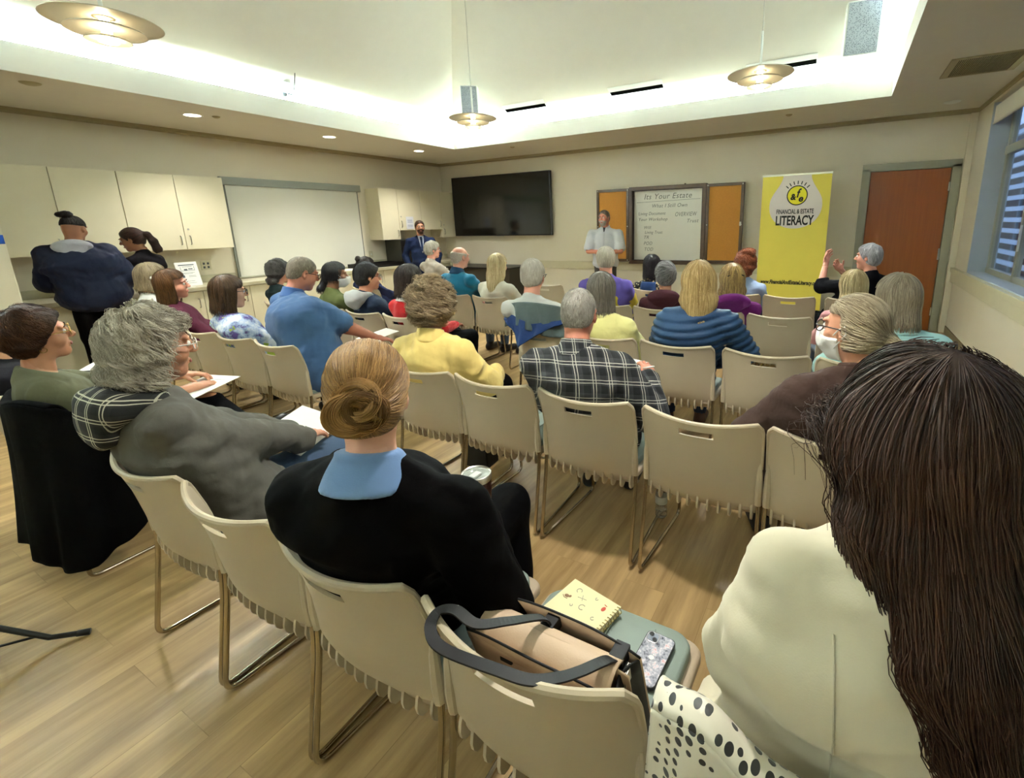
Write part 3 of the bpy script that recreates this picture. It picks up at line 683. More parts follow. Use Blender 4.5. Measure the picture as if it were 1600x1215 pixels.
chair(2, -4.85, 'tan chair under the woman in the maroon top')
chair(2, -5.42, 'tan chair under the grey-haired person in white')
chair(3, .17, 'tan chair under the grey bobbed woman in the mint top')
chair(3, -.34, 'empty tan chair in the third row right of the blue puffer jacket')
chair(3, -.875, 'tan chair under the blonde woman in the blue puffer jacket')
chair(3, -1.385, 'tan chair under the grey-haired person in the lemon shirt')
chair(3, -1.885, 'tan chair with a blue and grey jacket hung over its back')
chair(3, -3.34, 'tan chair under the person in the red track jacket')
chair(3, -3.85, 'tan chair under the person with the grey hood')
chair(3, -4.35, 'tan chair under the masked person in the olive jacket')
chair(3, -5.2, 'tan chair under the person in the grey cap')
chair(4, .13, 'tan chair under the blonde woman in pink')
chair(4, -.40, 'empty tan chair in the fourth row left of the woman in pink')
chair(4, -.91, 'tan chair under the woman in the purple hooded jacket')
chair(4, -1.41, 'tan chair under the person in the maroon hoodie')
chair(4, -1.915, 'tan chair under the person in the purple and yellow shirt')
chair(4, -3.33, 'tan chair under the long blonde woman in the white shirt')
chair(4, -3.85, 'tan chair under the bald man in the teal fleece')
chair(4, -5.35, 'tan chair under the dark-haired person in navy behind the grey hood')
chair(5, .14, 'tan chair in front of the door under the short grey-haired person in black')
chair(5, -.43, 'empty tan chair standing directly in front of the yellow banner')
chair(5, -.94, 'tan chair under the curly red-haired woman')
chair(5, -1.87, 'tan chair under the black-haired woman in the floral blouse')
chair(5, -3.30, 'empty tan chair in the front row beyond the white-haired man')
chair(5, -5.25, 'tan chair under the grey-haired man in the taupe shirt')
# ================================================================== people: one distance field per body, garment or hair
rng = np.random.default_rng(7)
def nrm(v): v = np.asarray(v, float); return v/(np.linalg.norm(v, axis=-1, keepdims=True)+1e-9)
class Fld:
    def __init__(s, lo, hi, h):
        s.lo = np.array(lo, float); s.h = h; s.n = np.ceil((np.array(hi, float)-s.lo)/h).astype(int)+1
        s.ax = [s.lo[i]+h*np.arange(s.n[i]) for i in range(3)]; s.F = np.full(tuple(s.n), .2, np.float32)
    def sub(s, lo, hi):
        a = np.clip(((np.array(lo)-s.lo)/s.h).astype(int), 0, s.n-1); b = np.clip(((np.array(hi)-s.lo)/s.h).astype(int)+2, 1, s.n)
        if np.any(b <= a): return None, None
        sl = tuple(slice(a[i], b[i]) for i in range(3))
        X = s.ax[0][sl[0]][:, None, None]; Y = s.ax[1][sl[1]][None, :, None]; Z = s.ax[2][sl[2]][None, None, :]
        return sl, (X, Y, Z)
    def add(s, sl, d, k):
        f = s.F[sl]
        if k > 0:
            h = np.clip(.5+.5*(f-d)/k, 0, 1); s.F[sl] = f+(d-f)*h-k*h*(1-h)
        else: s.F[sl] = np.minimum(f, d)
    def cut(s, sl, d, k=.004):
        f = s.F[sl]; d = -d
        h = np.clip(.5-.5*(f-d)/k, 0, 1); s.F[sl] = f+(d-f)*h+k*h*(1-h)
    def drc(s, a, b, ra, rb, asp=None, pad=.06, lat=None):
        a = np.array(a, float); b = np.array(b, float); m = max(ra, rb)*(max(asp, 1) if asp else 1)+pad
        sl, P = s.sub(np.minimum(a, b)-m, np.maximum(a, b)+m)
        if sl is None: return None, None
        ab = b-a; L = ab@ab+1e-12; D = [P[i]-a[i] for i in range(3)]
        t = np.clip((D[0]*ab[0]+D[1]*ab[1]+D[2]*ab[2])/L, 0, 1)
        q = [D[i]-t*ab[i] for i in range(3)]
        r = ra+(rb-ra)*t
        if asp:
            lat = np.array([1., 0, 0]) if lat is None else np.asarray(lat)
            c = (q[0]*lat[0]+q[1]*lat[1]+q[2]*lat[2]); f = 1/asp-1
            q = [q[i]+c*lat[i]*f for i in range(3)]
        return sl, np.sqrt(q[0]**2+q[1]**2+q[2]**2)-r
    def rc(s, a, b, ra, rb, k=.02, asp=None, lat=None):
        sl, d = s.drc(a, b, ra, rb, asp, .03+k, lat)
        if sl is not None: s.add(sl, d, k)
    def del_(s, c, r, pad=.05, R=None):
        c = np.array(c, float); r = np.array(r, float); m = (r if R is None else np.full(3, r.max()))+pad
        sl, P = s.sub(c-m, c+m)
        if sl is None: return None, None
        D = [P[i]-c[i] for i in range(3)]
        if R is not None: D = [D[0]*R[0][i]+D[1]*R[1][i]+D[2]*R[2][i] for i in range(3)]
        k0 = np.sqrt((D[0]/r[0])**2+(D[1]/r[1])**2+(D[2]/r[2])**2)+1e-6
        k1 = np.sqrt((D[0]/r[0]**2)**2+(D[1]/r[1]**2)**2+(D[2]/r[2]**2)**2)+1e-6
        return sl, k0*(k0-1)/k1
    def el(s, c, r, k=.02, R=None):
        sl, d = s.del_(c, r, .03+k, R)
        if sl is not None: s.add(sl, d, k)
    def cel(s, c, r, k=.004, R=None):
        sl, d = s.del_(c, r, .03, R)
        if sl is not None: s.cut(sl, d, k)
    def crc(s, a, b, ra, rb, k=.004):
        sl, d = s.drc(a, b, ra, rb, None, .03)
        if sl is not None: s.cut(sl, d, k)
    def plane(s, n, c, k=.006):
        """remove everything with n.p > c"""
        d = n[0]*s.ax[0][:, None, None]+n[1]*s.ax[1][None, :, None]+n[2]*s.ax[2][None, None, :]-c
        s.cut((slice(None),)*3, -d, k)
    def wrinkle(s, amp, f, seed=0):
        g = np.random.default_rng(seed); X = s.ax[0][:, None, None]; Y = s.ax[1][None, :, None]; Z = s.ax[2][None, None, :]
        w_ = .0
        for i in range(4):
            d = nrm(g.normal(size=3)); d2 = nrm(g.normal(size=3)); p = g.uniform(0, 6, 2); q = f*(.7+.35*i)
            w_ = w_+np.sin(q*(d[0]*X+d[1]*Y+d[2]*Z)+1.8*np.sin(q*.55*(d2[0]*X+d2[1]*Y+d2[2]*Z)+p[1])+p[0])/(1+.35*i)
        s.F += (amp*.5*w_).astype(np.float32)
    def mesh(s):
        F = s.F.copy()
        for i in range(3):
            for e in (0, -1):
                sl = [slice(None)]*3; sl[i] = e; F[tuple(sl)] = np.maximum(F[tuple(sl)], s.h*.5)
        S = F < 0; n = F.shape
        c = [F[i:n[0]-1+i, j:n[1]-1+j, k:n[2]-1+k] for i in (0, 1) for j in (0, 1) for k in (0, 1)]
        cnt = sum((q < 0).astype(np.int8) for q in c); act = (cnt > 0) & (cnt < 8)
        I = np.argwhere(act); num = np.zeros((len(I), 3)); den = np.zeros(len(I))
        cv = [q[act].astype(float) for q in c]
        corner = [(i, j, k) for i in (0, 1) for j in (0, 1) for k in (0, 1)]
        for a in range(8):
            for b in range(a+1, 8):
                df = [corner[b][t]-corner[a][t] for t in range(3)]
                if sum(map(abs, df)) != 1: continue
                m = (cv[a] < 0) != (cv[b] < 0); t = np.where(m, cv[a]/(cv[a]-cv[b]+1e-12*(~m)), 0)
                p = np.array(corner[a])+t[:, None]*np.array(df); num += np.where(m[:, None], p, 0); den += m
        V = s.lo+s.h*(I+num/den[:, None])
        idm = np.full(act.shape, -1, np.int64); idm[act] = np.arange(len(I)); Q = []
        for ax in range(3):
            o = [t for t in range(3) if t != ax]
            a = [slice(1, -1)]*3; a[ax] = slice(0, -1); b = [slice(1, -1)]*3; b[ax] = slice(1, None)
            A = S[tuple(a)]; B = S[tuple(b)]; E = np.argwhere(A != B)
            base = E.copy(); base[:, o[0]] += 1; base[:, o[1]] += 1
            flip = A[A != B]
            def cell(d0, d1):
                q = base.copy(); q[:, o[0]] += d0; q[:, o[1]] += d1; return idm[q[:, 0], q[:, 1], q[:, 2]]
            q = np.stack([cell(-1, -1), cell(0, -1), cell(0, 0), cell(-1, 0)], 1)
            if ax == 1: flip = ~flip
            q[~flip] = q[~flip][:, ::-1]; Q.append(q)
        Q = np.concatenate(Q); Q = Q[(Q >= 0).all(1)]
        return V, Q
    def grads(s):
        g = np.gradient(s.F, s.h); s.GR = np.stack([s.F, *g], -1).astype(np.float32)
    def sample(s, P):
        q = (P-s.lo)/s.h; q = np.clip(q, 0, np.array(s.n)-1.001); i = q.astype(int); f = q-i; out = 0
        for a in (0, 1):
            for b in (0, 1):
                for c in (0, 1):
                    w_ = (f[:, 0] if a else 1-f[:, 0])*(f[:, 1] if b else 1-f[:, 1])*(f[:, 2] if c else 1-f[:, 2])
                    out = out+w_[:, None]*s.GR[i[:, 0]+a, i[:, 1]+b, i[:, 2]+c]
        return out[:, 0], nrm(out[:, 1:])
def fastmesh(name, V, Q, m, parent=None, tint=None, smooth=True, xform=None):
    V = np.asarray(V, float); Q = np.asarray(Q)
    if xform is not None: V = V@xform[0].T+xform[1]
    me = bpy.data.meshes.new(name); k = Q.shape[1]
    me.vertices.add(len(V)); me.vertices.foreach_set('co', V.astype(np.float32).ravel())
    me.loops.add(Q.size); me.loops.foreach_set('vertex_index', Q.astype(np.int32).ravel())
    me.polygons.add(len(Q)); me.polygons.foreach_set('loop_start', np.arange(0, Q.size, k, dtype=np.int32))
    if smooth: me.polygons.foreach_set('use_smooth', np.ones(len(Q), bool))
    me.update(calc_edges=True)
    if tint is not None:
        a = me.attributes.new('tint', 'FLOAT', 'POINT'); a.data.foreach_set('value', np.asarray(tint, np.float32))
    me.materials.append(m); o = bpy.data.objects.new(name, me); COL.objects.link(o)
    if parent: o.parent = parent
    return o
def strands(fld, V, n, steps, step, flow, width, lift=.002, curl=0, curlf=60, seed=0, jit=.25, tip=.3, sel=None, grav=0.0, free=None, clump=.016):
    """n locks that start on the surface V and run over the field in the direction flow(P)"""
    g = np.random.default_rng(seed); fld.grads()
    R = V if sel is None else V[sel(V)]
    P = R[g.integers(0, len(R), n)]+g.normal(size=(n, 3))*.002; T = []
    cell = np.floor(P/clump).astype(np.int64); key = (cell[:, 0]*73856093 ^ cell[:, 1]*19349663 ^ cell[:, 2]*83492791) % 4096; tab = g.normal(size=(4096, 6))
    off = lift*(.3+1.2*g.random(n)); J = (tab[key, :3]*.85+g.normal(size=(n, 3))*.45)*jit; ph = tab[key, 3]*3+g.random(n)*.9; amp = curl*(.7+.5*np.abs(tab[key, 4]))
    for i in range(steps):
        d, N = fld.sample(P); w0 = np.clip((P[:, 2]-free)/.02, 0, 1) if free is not None else 1.0
        P = P-N*((np.clip(d, -.02, .02)-off)*w0)[:, None]
        T.append(P+0); v = nrm(flow(P))+J*(.6 if i else 1); v = v-N*(v*N).sum(1)[:, None]*.92; v = nrm(v); v[:, 2] -= grav
        if free is not None: v = v*w0[:, None]+(np.array([0, 0, -1.])+J*.5)*(1-w0[:, None])
        P = P+v*(step*(.8+.4*g.random(n))*(w0*.7+.3 if free is not None else 1.0))[:, None]
    T = np.stack(T, 1); d, N0 = fld.sample(T[:, 0])
    if curl:
        t = np.arange(steps)*step*curlf; X1 = nrm(np.cross(N0, [0, 0, 1.])+.01); env = np.minimum(1, np.arange(steps)/3) if steps < 25 else np.linspace(.1, 1.6, steps)
        T = T+amp[:, None, None]*env[None, :, None]*(np.cos(t[None]+ph[:, None])[..., None]*X1[:, None]+np.sin(t[None]+ph[:, None])[..., None]*(N0*.8)[:, None])
    D = nrm(np.gradient(T, axis=1)); A = nrm(np.cross(D, N0[:, None]+.01)); B = np.cross(D, A)
    w_ = width*(1-(1-tip)*np.linspace(0, 1, steps)**2)*(.7+.6*g.random((n, 1))); w_[:, 0] *= .5; w_ = w_[..., None]
    K = 3; ring = [T+w_*(math.cos(a)*A+.55*math.sin(a)*B) for a in (PI/2, PI/2+2.1, PI/2+4.2)]
    W = np.stack(ring, 2).reshape(-1, 3); base = (np.arange(n)*steps*K)[:, None, None]+(np.arange(steps-1)*K)[None, :, None]
    k = np.arange(K)[None, None]; k2 = (k+1) % K
    Q = np.stack([base+k, base+k2, base+K+k2, base+K+k], -1).reshape(-1, 4)
    tint = np.repeat(np.clip(.48+tab[key, 5]*.26+g.normal(0, .16, n), 0, 1), steps*K)
    return W, Q, tint
def rot3(yaw=0, pitch=0, roll=0):
    """head frame: yaw + turns left, pitch + looks down, roll + tips to the right ear"""
    y, p, r = map(math.radians, (yaw, -pitch, roll))
    Rz = np.array([[math.cos(y), -math.sin(y), 0], [math.sin(y), math.cos(y), 0], [0, 0, 1]])
    Rx = np.array([[1, 0, 0], [0, math.cos(p), -math.sin(p)], [0, math.sin(p), math.cos(p)]])
    Ry = np.array([[math.cos(r), 0, math.sin(r)], [0, 1, 0], [-math.sin(r), 0, math.cos(r)]])
    return Rz@Rx@Ry
def ik(A, B, l1, l2, pole):
    A = np.array(A, float); B = np.array(B, float); d = B-A; L = np.linalg.norm(d); L = min(L, (l1+l2)*.995); u = d/np.linalg.norm(d)
    a = (l1*l1-l2*l2+L*L)/(2*L); h = math.sqrt(max(0, l1*l1-a*a)); p = np.array(pole, float); p = p-u*(p@u); p = p/(np.linalg.norm(p)+1e-9)
    return A+u*a+p*h, A+u*L
def hand_mesh(side, curl, h=.0045, spread=.02, grip=0):
    f = Fld((-.085, -.05, -.13), (.085, .215, .06), h)
    f.el((0, .045, 0), (.041, .050, .015), .01); f.rc((0, -.045, 0), (0, .015, 0), .027, .026, .02, 1.15); f.el((-side*.024, .028, -.008), (.018, .032, .016), .012)
    tips = []
    for i, (x, y, L) in enumerate(((-.030, .082, .072), (-.0105, .089, .080), (.0095, .086, .075), (.028, .077, .058))):
        x *= side; p = np.array([x, y-.012, 0.]); an = .12+curl*.35; sp = (i-1.5)*spread*side*1.6
        r = (.0098, .0090, .0084, .0076) if i < 3 else (.0088, .0080, .0075, .0068)
        for k, q in enumerate((.45, .30, .25)):
            d = np.array([math.sin(sp), math.cos(an)*math.cos(sp), -math.sin(an)]); e = p+d*L*q*(1.15 if k == 0 else 1)
            f.rc(p, e, r[k], r[k+1], .0035); p = e; an += curl*(.95 if k == 0 else .75)
    p = np.array([-side*.030, .018, -.006]); d = nrm([-side*.62, .66, -.30-.4*curl])
    e = p+d*.036; f.rc(p, e, .0125, .0108, .008); d2 = nrm([-side*(.30-.5*grip), .85, -.35-.55*curl]); e2 = e+d2*.030; f.rc(e, e2, .0105, .0092, .003)
    d3 = nrm([-side*(.12-.9*grip), .85, -.35-.7*curl]); f.rc(e2, e2+d3*.022, .0090, .0075, .003)
    return f.mesh()
HANDS = {}
def hand(side, curl, h, grip=0):
    k = (side, round(curl, 2), h, grip)
    if k not in HANDS: HANDS[k] = hand_mesh(side, curl, h, grip=grip)
    return HANDS[k]
def head_field(h, female=False, jaw=1.0, neck=None, beard=False):
    f = Fld((-.115, -.14, -.235), (.115, .145, .15), h)
    f.el((0, -.012, .032), (.0745, .094, .086), .02); f.el((0, .018, -.035), (.060*jaw, .070, .072), .03)
    f.el((0, .060, -.090), (.026*jaw, .024, .022), .03); f.el((0, -.045, -.02), (.060, .05, .06), .03)
    f.rc((0, -.020, -.06), (0, -.045, -.235), .052*(.93 if female else 1.06), .058*(.95 if female else 1.08), .025, 1.05)
    for s_ in (-1, 1):
        f.el((s_*.036, .058, -.022), (.026, .026, .028), .018); f.el((s_*.028, .078, .034), (.028, .012, .009), .012)
        f.cel((s_*.031, .099, .014), (.017, .016, .012), .012)
        f.el((s_*.031, .076, .013), (.0125, .0125, .0115), .003)
        R = rot3(-s_*22, 0, 0)
        f.el((s_*.078, -.006, .002), (.0075, .019, .031), .006, R); f.cel((s_*.086, .001, .004), (.007, .010, .017), .004, R); f.el((s_*.076, .001, -.027), (.006, .009, .011), .004)
    f.rc((0, .080, .026), (0, .106, -.014), .0085, .0125, .010); f.el((0, .100, -.020), (.0175, .012, .0085), .006)
    for s_ in (-1, 1): f.cel((s_*.008, .102, -.029), (.0045, .005, .004), .003)
    f.el((0, .083, -.050), (.023, .011, .0055), .004); f.el((0, .082, -.060), (.020, .011, .0060), .004); f.crc((-.02, .094, -.0555), (.02, .094, -.0555), .0016, .0016, .003)
    if beard:
        f.el((0, .068, -.085), (.034, .030, .030), .012); f.el((0, .086, -.042), (.028, .012, .006), .006)
    return f
def hair_field(style, h, o):
    ln = o.get('len', .14); wd = o.get('wd', 1.0); off = o.get('off', .014)
    tail = o.get('tail', []); ztop = .15+off; bk = o.get('back', .06)
    f = Fld((-.16*max(1, wd), -.17-bk-(.08 if tail else 0), -max(.16, ln+.05)), (.16*max(1, wd)+o.get('xr', 0), .14, ztop+(.06 if style == 'topknot' else 0)), h)
    cz = .034
    f.el((0, -.014, cz), (.0745+off, .094+off, .086+off), .01)
    f.el((0, -.047, -.02), (.062+off*.8, .050+off*.9, .062), .03)
    if style in ('bob', 'long'):
        b0 = .080*wd+off*.5
        if o.get('chain'):
            ch = o['chain']
            f.rc((0, -.018, .01), ch[0][0], .084+off, ch[0][1], .03, .98)
            for (p, r), (q, r2) in zip(ch, ch[1:]): f.rc(p, q, r, r2, .03, 1.35)
        elif style == 'bob':
            f.rc((0, -.016, .02), (0, -.022, -ln+.03), .082+off, .080+off*1.3, .02, .92*wd)
            f.plane((0, 0, -1), ln, .012)
        else:
            f.rc((0, -.018, .01), (0, -.035, -.12), .084+off, .074+off, .02, .98*wd)
            f.rc((0, -.040, -.10), (0, -.055-bk*.9, -ln+.04), .068+off*.5, .050, .03, 1.45*wd)
    if style == 'fringe':    # bald crown, hair round the back and sides
        f.cel((0, .0, .085), (.085, .105, .062), .01)
    for (p, r) in zip(tail, o.get('tr', [.03]*len(tail))): f.el(p, (r, r, r), .012)
    for i in range(len(tail)-1): f.rc(tail[i], tail[i+1], o['tr'][i], o['tr'][i+1], .012)
    for (p, r) in o.get('blobs', []): f.el(p, r, .010)
    if o.get('lump'): f.wrinkle(o['lump'], o.get('lf', 60), o.get('seed', 3))
    hl = o.get('hl', 0)
    # face opening: plane through the hairline and in front of the ears
    X = f.ax[0][:, None, None]; Y = f.ax[1][None, :, None]; Z = f.ax[2][None, None, :]
    if style in ('bob', 'long'):
        g1 = (Y-(.030+o.get('fr', 0)+.0*X)); g2 = (.066+hl*.5-Z)
        if o.get('bangs'): g2 = (.045-Z)
        d = np.minimum(g1, g2); d = np.minimum(d, .082+off*.3-np.abs(X)*(1 if o.get('open') else .0)+(.0 if o.get('open') else 1))
        f.cut((slice(None),)*3, -d, .012); nf = nrm([0, .95, -.32]); f.plane(nf, .052, .018)
    else:
        d = .826*Y-.565*Z-(.0222-hl*.5)+0*X; f.cut((slice(None),)*3, -d, .010)
        d2 = -Z-o.get('nape', .088)+0*X+0*Y
        if not tail: f.cut((slice(None),)*3, -d2, .012)
        else:
            d2 = np.minimum(d2, Y+.075); f.cut((slice(None),)*3, -d2, .010)
        if style != 'curly':
            for s_ in (-1, 1): f.cel((s_*.098, .004, -.022), (.032, .034, .045), .012)
    return f
def flow_for(style, o):
    wh = np.array(o.get('whorl', (0, -.045, .12)))
    if 'to' in o:
        t = np.array(o['to']); return lambda P: nrm(t-P)+np.array([0, 0, -.05])
    if style in ('bob', 'long'):
        return lambda P: nrm((P-wh)*np.array([1, 1, .2]))*np.clip((P[:, 2:3]-.02)/.08, .0, 1)*1.0+np.array([0, 0, -1.])*np.clip(1.1-(P[:, 2:3]-.02)/.09, .25, 1.2)
    if style == 'swept':
        return lambda P: np.array([.1, -.9, -.35])+0*P
    return lambda P: nrm(P-wh)+np.array([0, 0, -.35])
EYEW = mat('eye_white', '#e6e0d8', .3, var=0); IRIS = mat('iris_brown', '#33241a', .2, var=0); BROW = mat('brow_hair', '#4b3a2a', .8, var=.1)
GLASS = mat('spectacle_black', '#1a1715', .3, var=0); GOLDF = mat('spectacle_gold', '#c9a35a', .25, .8, var=0); CLEARF = mat('spectacle_clear', '#d8d4cc', .25, .3, var=0)
MASKM = mat('mask_white', '#eceae4', .8, var=.02)
SKINS = {'tan': '#c79274', 'pink': '#d39a83', 'brown': '#9a6a4c', 'fair': '#dcab90', 'ruddy': '#c4836a'}
SHOE = mat('shoe_black', '#1c1a1a', .5, var=.05); SHOEB = mat('shoe_brown', '#4b2f24', .5, var=.08)
def add_glasses(root, T, m, clear=False):
    g = []
    for s_ in (-1, 1):
        an = np.linspace(0, 2*PI, 25); ring_ = [(s_*.033+.026*math.cos(a), .103-.25*abs(.026*math.cos(a))*0, .010+.020*math.sin(a)) for a in an]
        g.append(tube(ring_, .0022, 6)); g.append(tube([(s_*.058, .102, .018), (s_*.074, .088, .018), (s_*.080, .01, .012), (s_*.079, -.012, .0)], .0022, 6))
    g.append(tube([(-.008, .103, .014), (0, .106, .017), (.008, .103, .014)], .002, 6))
    V, F = merge(g); V = (np.array(V)@T[0].T+T[1]).tolist()
    return mk('glasses', (V, F), m, root, smooth=True)
CYAW = [0.0]
def chair_cut(f, more=0.0):
    """soft bodies flatten against the chair back instead of passing through it"""
    X0 = f.ax[0][:, None, None]; Y0 = f.ax[1][None, :, None]; Z = f.ax[2][None, None, :]; c, s_ = math.cos(CYAW[0]), math.sin(CYAW[0])
    X = c*X0-s_*Y0; Y = s_*X0+c*Y0
    yb = np.interp(Z, [.38, .45, .52, .62, .70, .80, .83, .92], [.07, .015, -.005, -.022, -.036, -.058, -.075, -.14])+.060*np.minimum(1, np.abs(X)/.242)**2+.016+more
    f.cut((slice(None),)*3, Y-yb+0*X, .015)
def person(x, y, head, label, hair, shirt, pants, yaw=0, hy=None, hp=4, hr=0, sw=.175, b=1.0, skin='pink', h=.011, hh=.006, stand=False, face=False, long_sleeve=True, wr=None, wl=None,
           er=None, el=None, pole=None, knees=None, ankles=None, py=.215, pz=.545, glasses=None, mask=False, jaw=1.0, female=True, hood=None, collar=None, hem=-.03, puff=0, shoes=None,
           curlr=.35, curll=.35, fold=.0055, nhair=900, hw=.0026, hlen=(8, .009), neckcut=.060, cap=None, beard=None, earring=None, layer=None, extra=None, palm_r=None, palm_l=None, grip_r=0, grip_l=0, loose=0.0, nk=0.0, toes_=None, cs=1.0, chair=True):
    CYAW[0] = math.radians(yaw)
    root = empty('person', (x, y, 0), math.radians(yaw), label=label, cat='person')
    Rb = rot3(yaw); Hd = np.array(head, float)-np.array([x, y, 0]); Hd = Rb.T@Hd
    hyl = (hy-yaw) if hy is not None else 0; Rh = rot3(hyl, hp, hr)
    N = Hd+Rh@np.array([0, -.030, -.120])+np.array([0, -.014, -.028-nk]); 
    P = np.array([0, py, pz]) if not stand else np.array([0, .0, stand])
    if stand: P[0:2] = (N[0:2]*.25)
    C = P+(N-P)*.66+np.array([0, -.02, 0]); Wa = P+(N-P)*.33+np.array([0, .005, 0])
    Sr = N+np.array([sw, .005, -.088]); Sl = N+np.array([-sw, .005, -.088]); lat = np.array([1., 0, 0])
    wr = P+np.array(wr if wr is not None else ((.11, .27, .10) if not stand else (.26, .05, -.06))); wl = P+np.array(wl if wl is not None else ((-.11, .27, .10) if not stand else (-.26, .05, -.06)))
    pr = (.55, -.5, -.6) if pole is None else pole
    Er, wr = ik(Sr, wr, .285, .255, er or pr); El, wl = ik(Sl, wl, .285, .255, el or (-pr[0], pr[1], pr[2]))
    if stand:
        K = [P+np.array([s_*.10, .02, -.44]) for s_ in (1, -1)]; A = [np.array([P[0]+s_*.11, P[1]-.0, .085]) for s_ in (1, -1)]
    else:
        K = [P+np.array(q) for q in (knees or ((.12, .44, -.045), (-.12, .44, -.045)))]
        A = [np.array(q, float) for q in (ankles or ((.12, .64, .085), (-.12, .62, .085)))]
    toes = [a+np.array([.02*s_, .15, -.045]) for a, s_ in zip(A, (1, -1))]
    if ankles: toes = [a+nrm(np.array([0, .15, 0])+.35*(a-k)*np.array([1, 1, .6]))*.15-np.array([0, 0, .02]) for a, k in zip(A, K)]
    if toes_: toes = [np.array(q, float) for q in toes_]
    SK = skinmat('skin_'+skin, SKINS[skin])
    allp = np.array([N, P, Sr, Sl, Er, El, wr, wl]+K+A+toes)
    lo = allp.min(0)-.20; hi = allp.max(0)+.16; lo[2] = max(lo[2], -.0)
    # --- body, one mesh: trunk and limbs at a coarse step with head and hands at a finer one
    f = Fld(lo, np.minimum(hi, [9, 9, N[2]+.06]), .014)
    f.rc(P, Wa, .115*b, .100*b, .03, 1.3); f.rc(Wa, C, .10*b, .105*b, .03, 1.35); f.rc(C, N-(0, 0, .07), .10*b, .06, .03, 1.5)
    f.rc(N-(0, 0, .05), N+(0, .01, .04), .054, .050, .02)
    for S_, E_, W_ in ((Sr, Er, wr), (Sl, El, wl)):
        f.rc(N-(0, 0, .05), S_-(0, 0, .012), .045, .042, .03); f.rc(S_, E_, .046*b, .038*b, .02); f.rc(E_, W_, .037*b, .026, .015)
    for K_, A_, T_, s_ in zip(K, A, toes, (1, -1)):
        f.rc(P+np.array([s_*.085, .02, -.02]), K_, .078*b, .055*b, .03); f.rc(K_, A_, .050*b, .034, .02); f.rc(A_-(0, .02, .03), T_, .035, .028, .015)
    if not stand and chair: chair_cut(f, .014)
    Vb, Qb = f.mesh(); parts = [(Vb, Qb)]
    hf = head_field(hh, female, jaw, beard=bool(beard)); Vh, Qh = hf.mesh(); Th = (Rh, Hd)
    parts.append((Vh@Rh.T+Hd, Qh))
    hq = .0045 if hh < .0055 else .0065
    for W_, E_, s_, cu, pn, gp in ((wr, Er, 1, curlr, palm_r, grip_r), (wl, El, -1, curll, palm_l, grip_l)):
        yv = nrm(W_-E_)
        if pn is None: zv = np.array([s_*.15, 0, 1.]) if not stand else np.array([s_*1., .2, .1])
        else: zv = np.array(pn, float)
        if not stand and pn is None and yv[2] < -.2: yv = nrm(yv*np.array([1, 1, .45]))
        zv = nrm(zv-yv*(zv@yv)); xv = np.cross(yv, zv); Rm = np.stack([xv, yv, zv], 1)
        Vn, Qn = hand(s_, cu, hq, gp); parts.append((Vn*(.93 if female else 1.0)@Rm.T+W_, Qn))
    VV = []; QQ = []; k = 0
    for v, q in parts: VV.append(v); QQ.append(q+k); k += len(v)
    fastmesh('body', np.concatenate(VV), np.concatenate(QQ), SK, root)
    # --- upper garment
    t = .014+loose; f = Fld((lo[0], lo[1], P[2]+min(hem, -.02)-.16), np.minimum(hi, [9, 9, N[2]+.075]), h)
    if hem < -.06 and not stand:
        f.rc(P+(0, -.02, hem*.4), P+(0, .02, 0), (.118+t)*b, (.12+t)*b, .03, 1.4)
    f.rc(P+(0, -.005, .0), Wa, (.118+t)*b, (.104+t)*b, .03, 1.36); f.rc(Wa, C, (.104+t)*b, (.108+t)*b, .03, 1.42); f.rc(C, N-(0, 0, .08), (.104+t)*b, .062+t, .035, 1.6)
    f.rc(N-(0, 0, .045), N+(0, .004, -.005), .060+t, .056+t*.6, .03)
    for S_, E_, W_, s_ in ((Sr, Er, wr, 1), (Sl, El, wl, -1)):
        f.rc(N-(0, 0, .048), S_+(0, 0, .004), .044+t*.5, .040+t*.6, .04)
        if long_sleeve:
            f.rc(S_-(0, 0, .010), E_, .046*b+t*.9, .041*b+t, .022); f.rc(E_, E_+(W_-E_)*.93, .041*b+t, .031+t, .02)
            f.crc(E_+(W_-E_)*.97, E_+(W_-E_)*1.25, .030, .034, .004)
        else:
            M_ = S_+(E_-S_)*(.78 if long_sleeve is False else .5); f.rc(S_-(0, 0, .010), M_, .047*b+t*.9, .048*b+t*1.3, .025); f.crc(M_+(E_-S_)*.10, M_+(E_-S_)*.5, .043*b+.006, .045*b+.006, .004)
    if puff:      # quilted rings
        Z = f.ax[2][None, None, :]; X = f.ax[0][:, None, None]; Y = f.ax[1][None, :, None]
        f.F += (-puff*np.abs(np.sin(PI*(Z-.10*(X*X)/.05*.3+.0*Y)/.052))+puff*.5).astype(np.float32)
    if fold: f.wrinkle(fold, 30, int(abs(x*100+y*10))); f.wrinkle(fold*.5, 68, int(abs(x*130)))
    nx_ = nrm([0, .34+(neckcut-.06)*8, 1.]); f.plane(nx_, nx_@(N+np.array([0, .0, .030-(neckcut-.06)*1.6])), .010)
    if not stand and chair: chair_cut(f)
    f.plane((0, 0, -1), -(P[2]+hem-.08), .01)
    V, Q = f.mesh(); top = fastmesh('top', V, Q, shirt, root)
    # --- trousers
    f = Fld(lo, (hi[0], hi[1], P[2]+.14), max(h, .010))
    f.rc(P, P+(0, 0, .06), .122*b, .112*b, .03, 1.35)
    for K_, A_, s_ in zip(K, A, (1, -1)):
        f.rc(P+np.array([s_*.085, .01, -.015]), K_, .090*b, .066*b, .03); f.rc(K_, A_+(0, 0, .02), .062*b, .050, .02); (f.crc(A_-(0, 0, .01), A_-(0, 0, .12), .05, .06, .004) if not ankles else None)
    f.wrinkle(.004, 24, int(abs(x*77)))
    if not stand and chair: chair_cut(f)
    V, Q = f.mesh(); fastmesh('trousers', V, Q, pants, root)
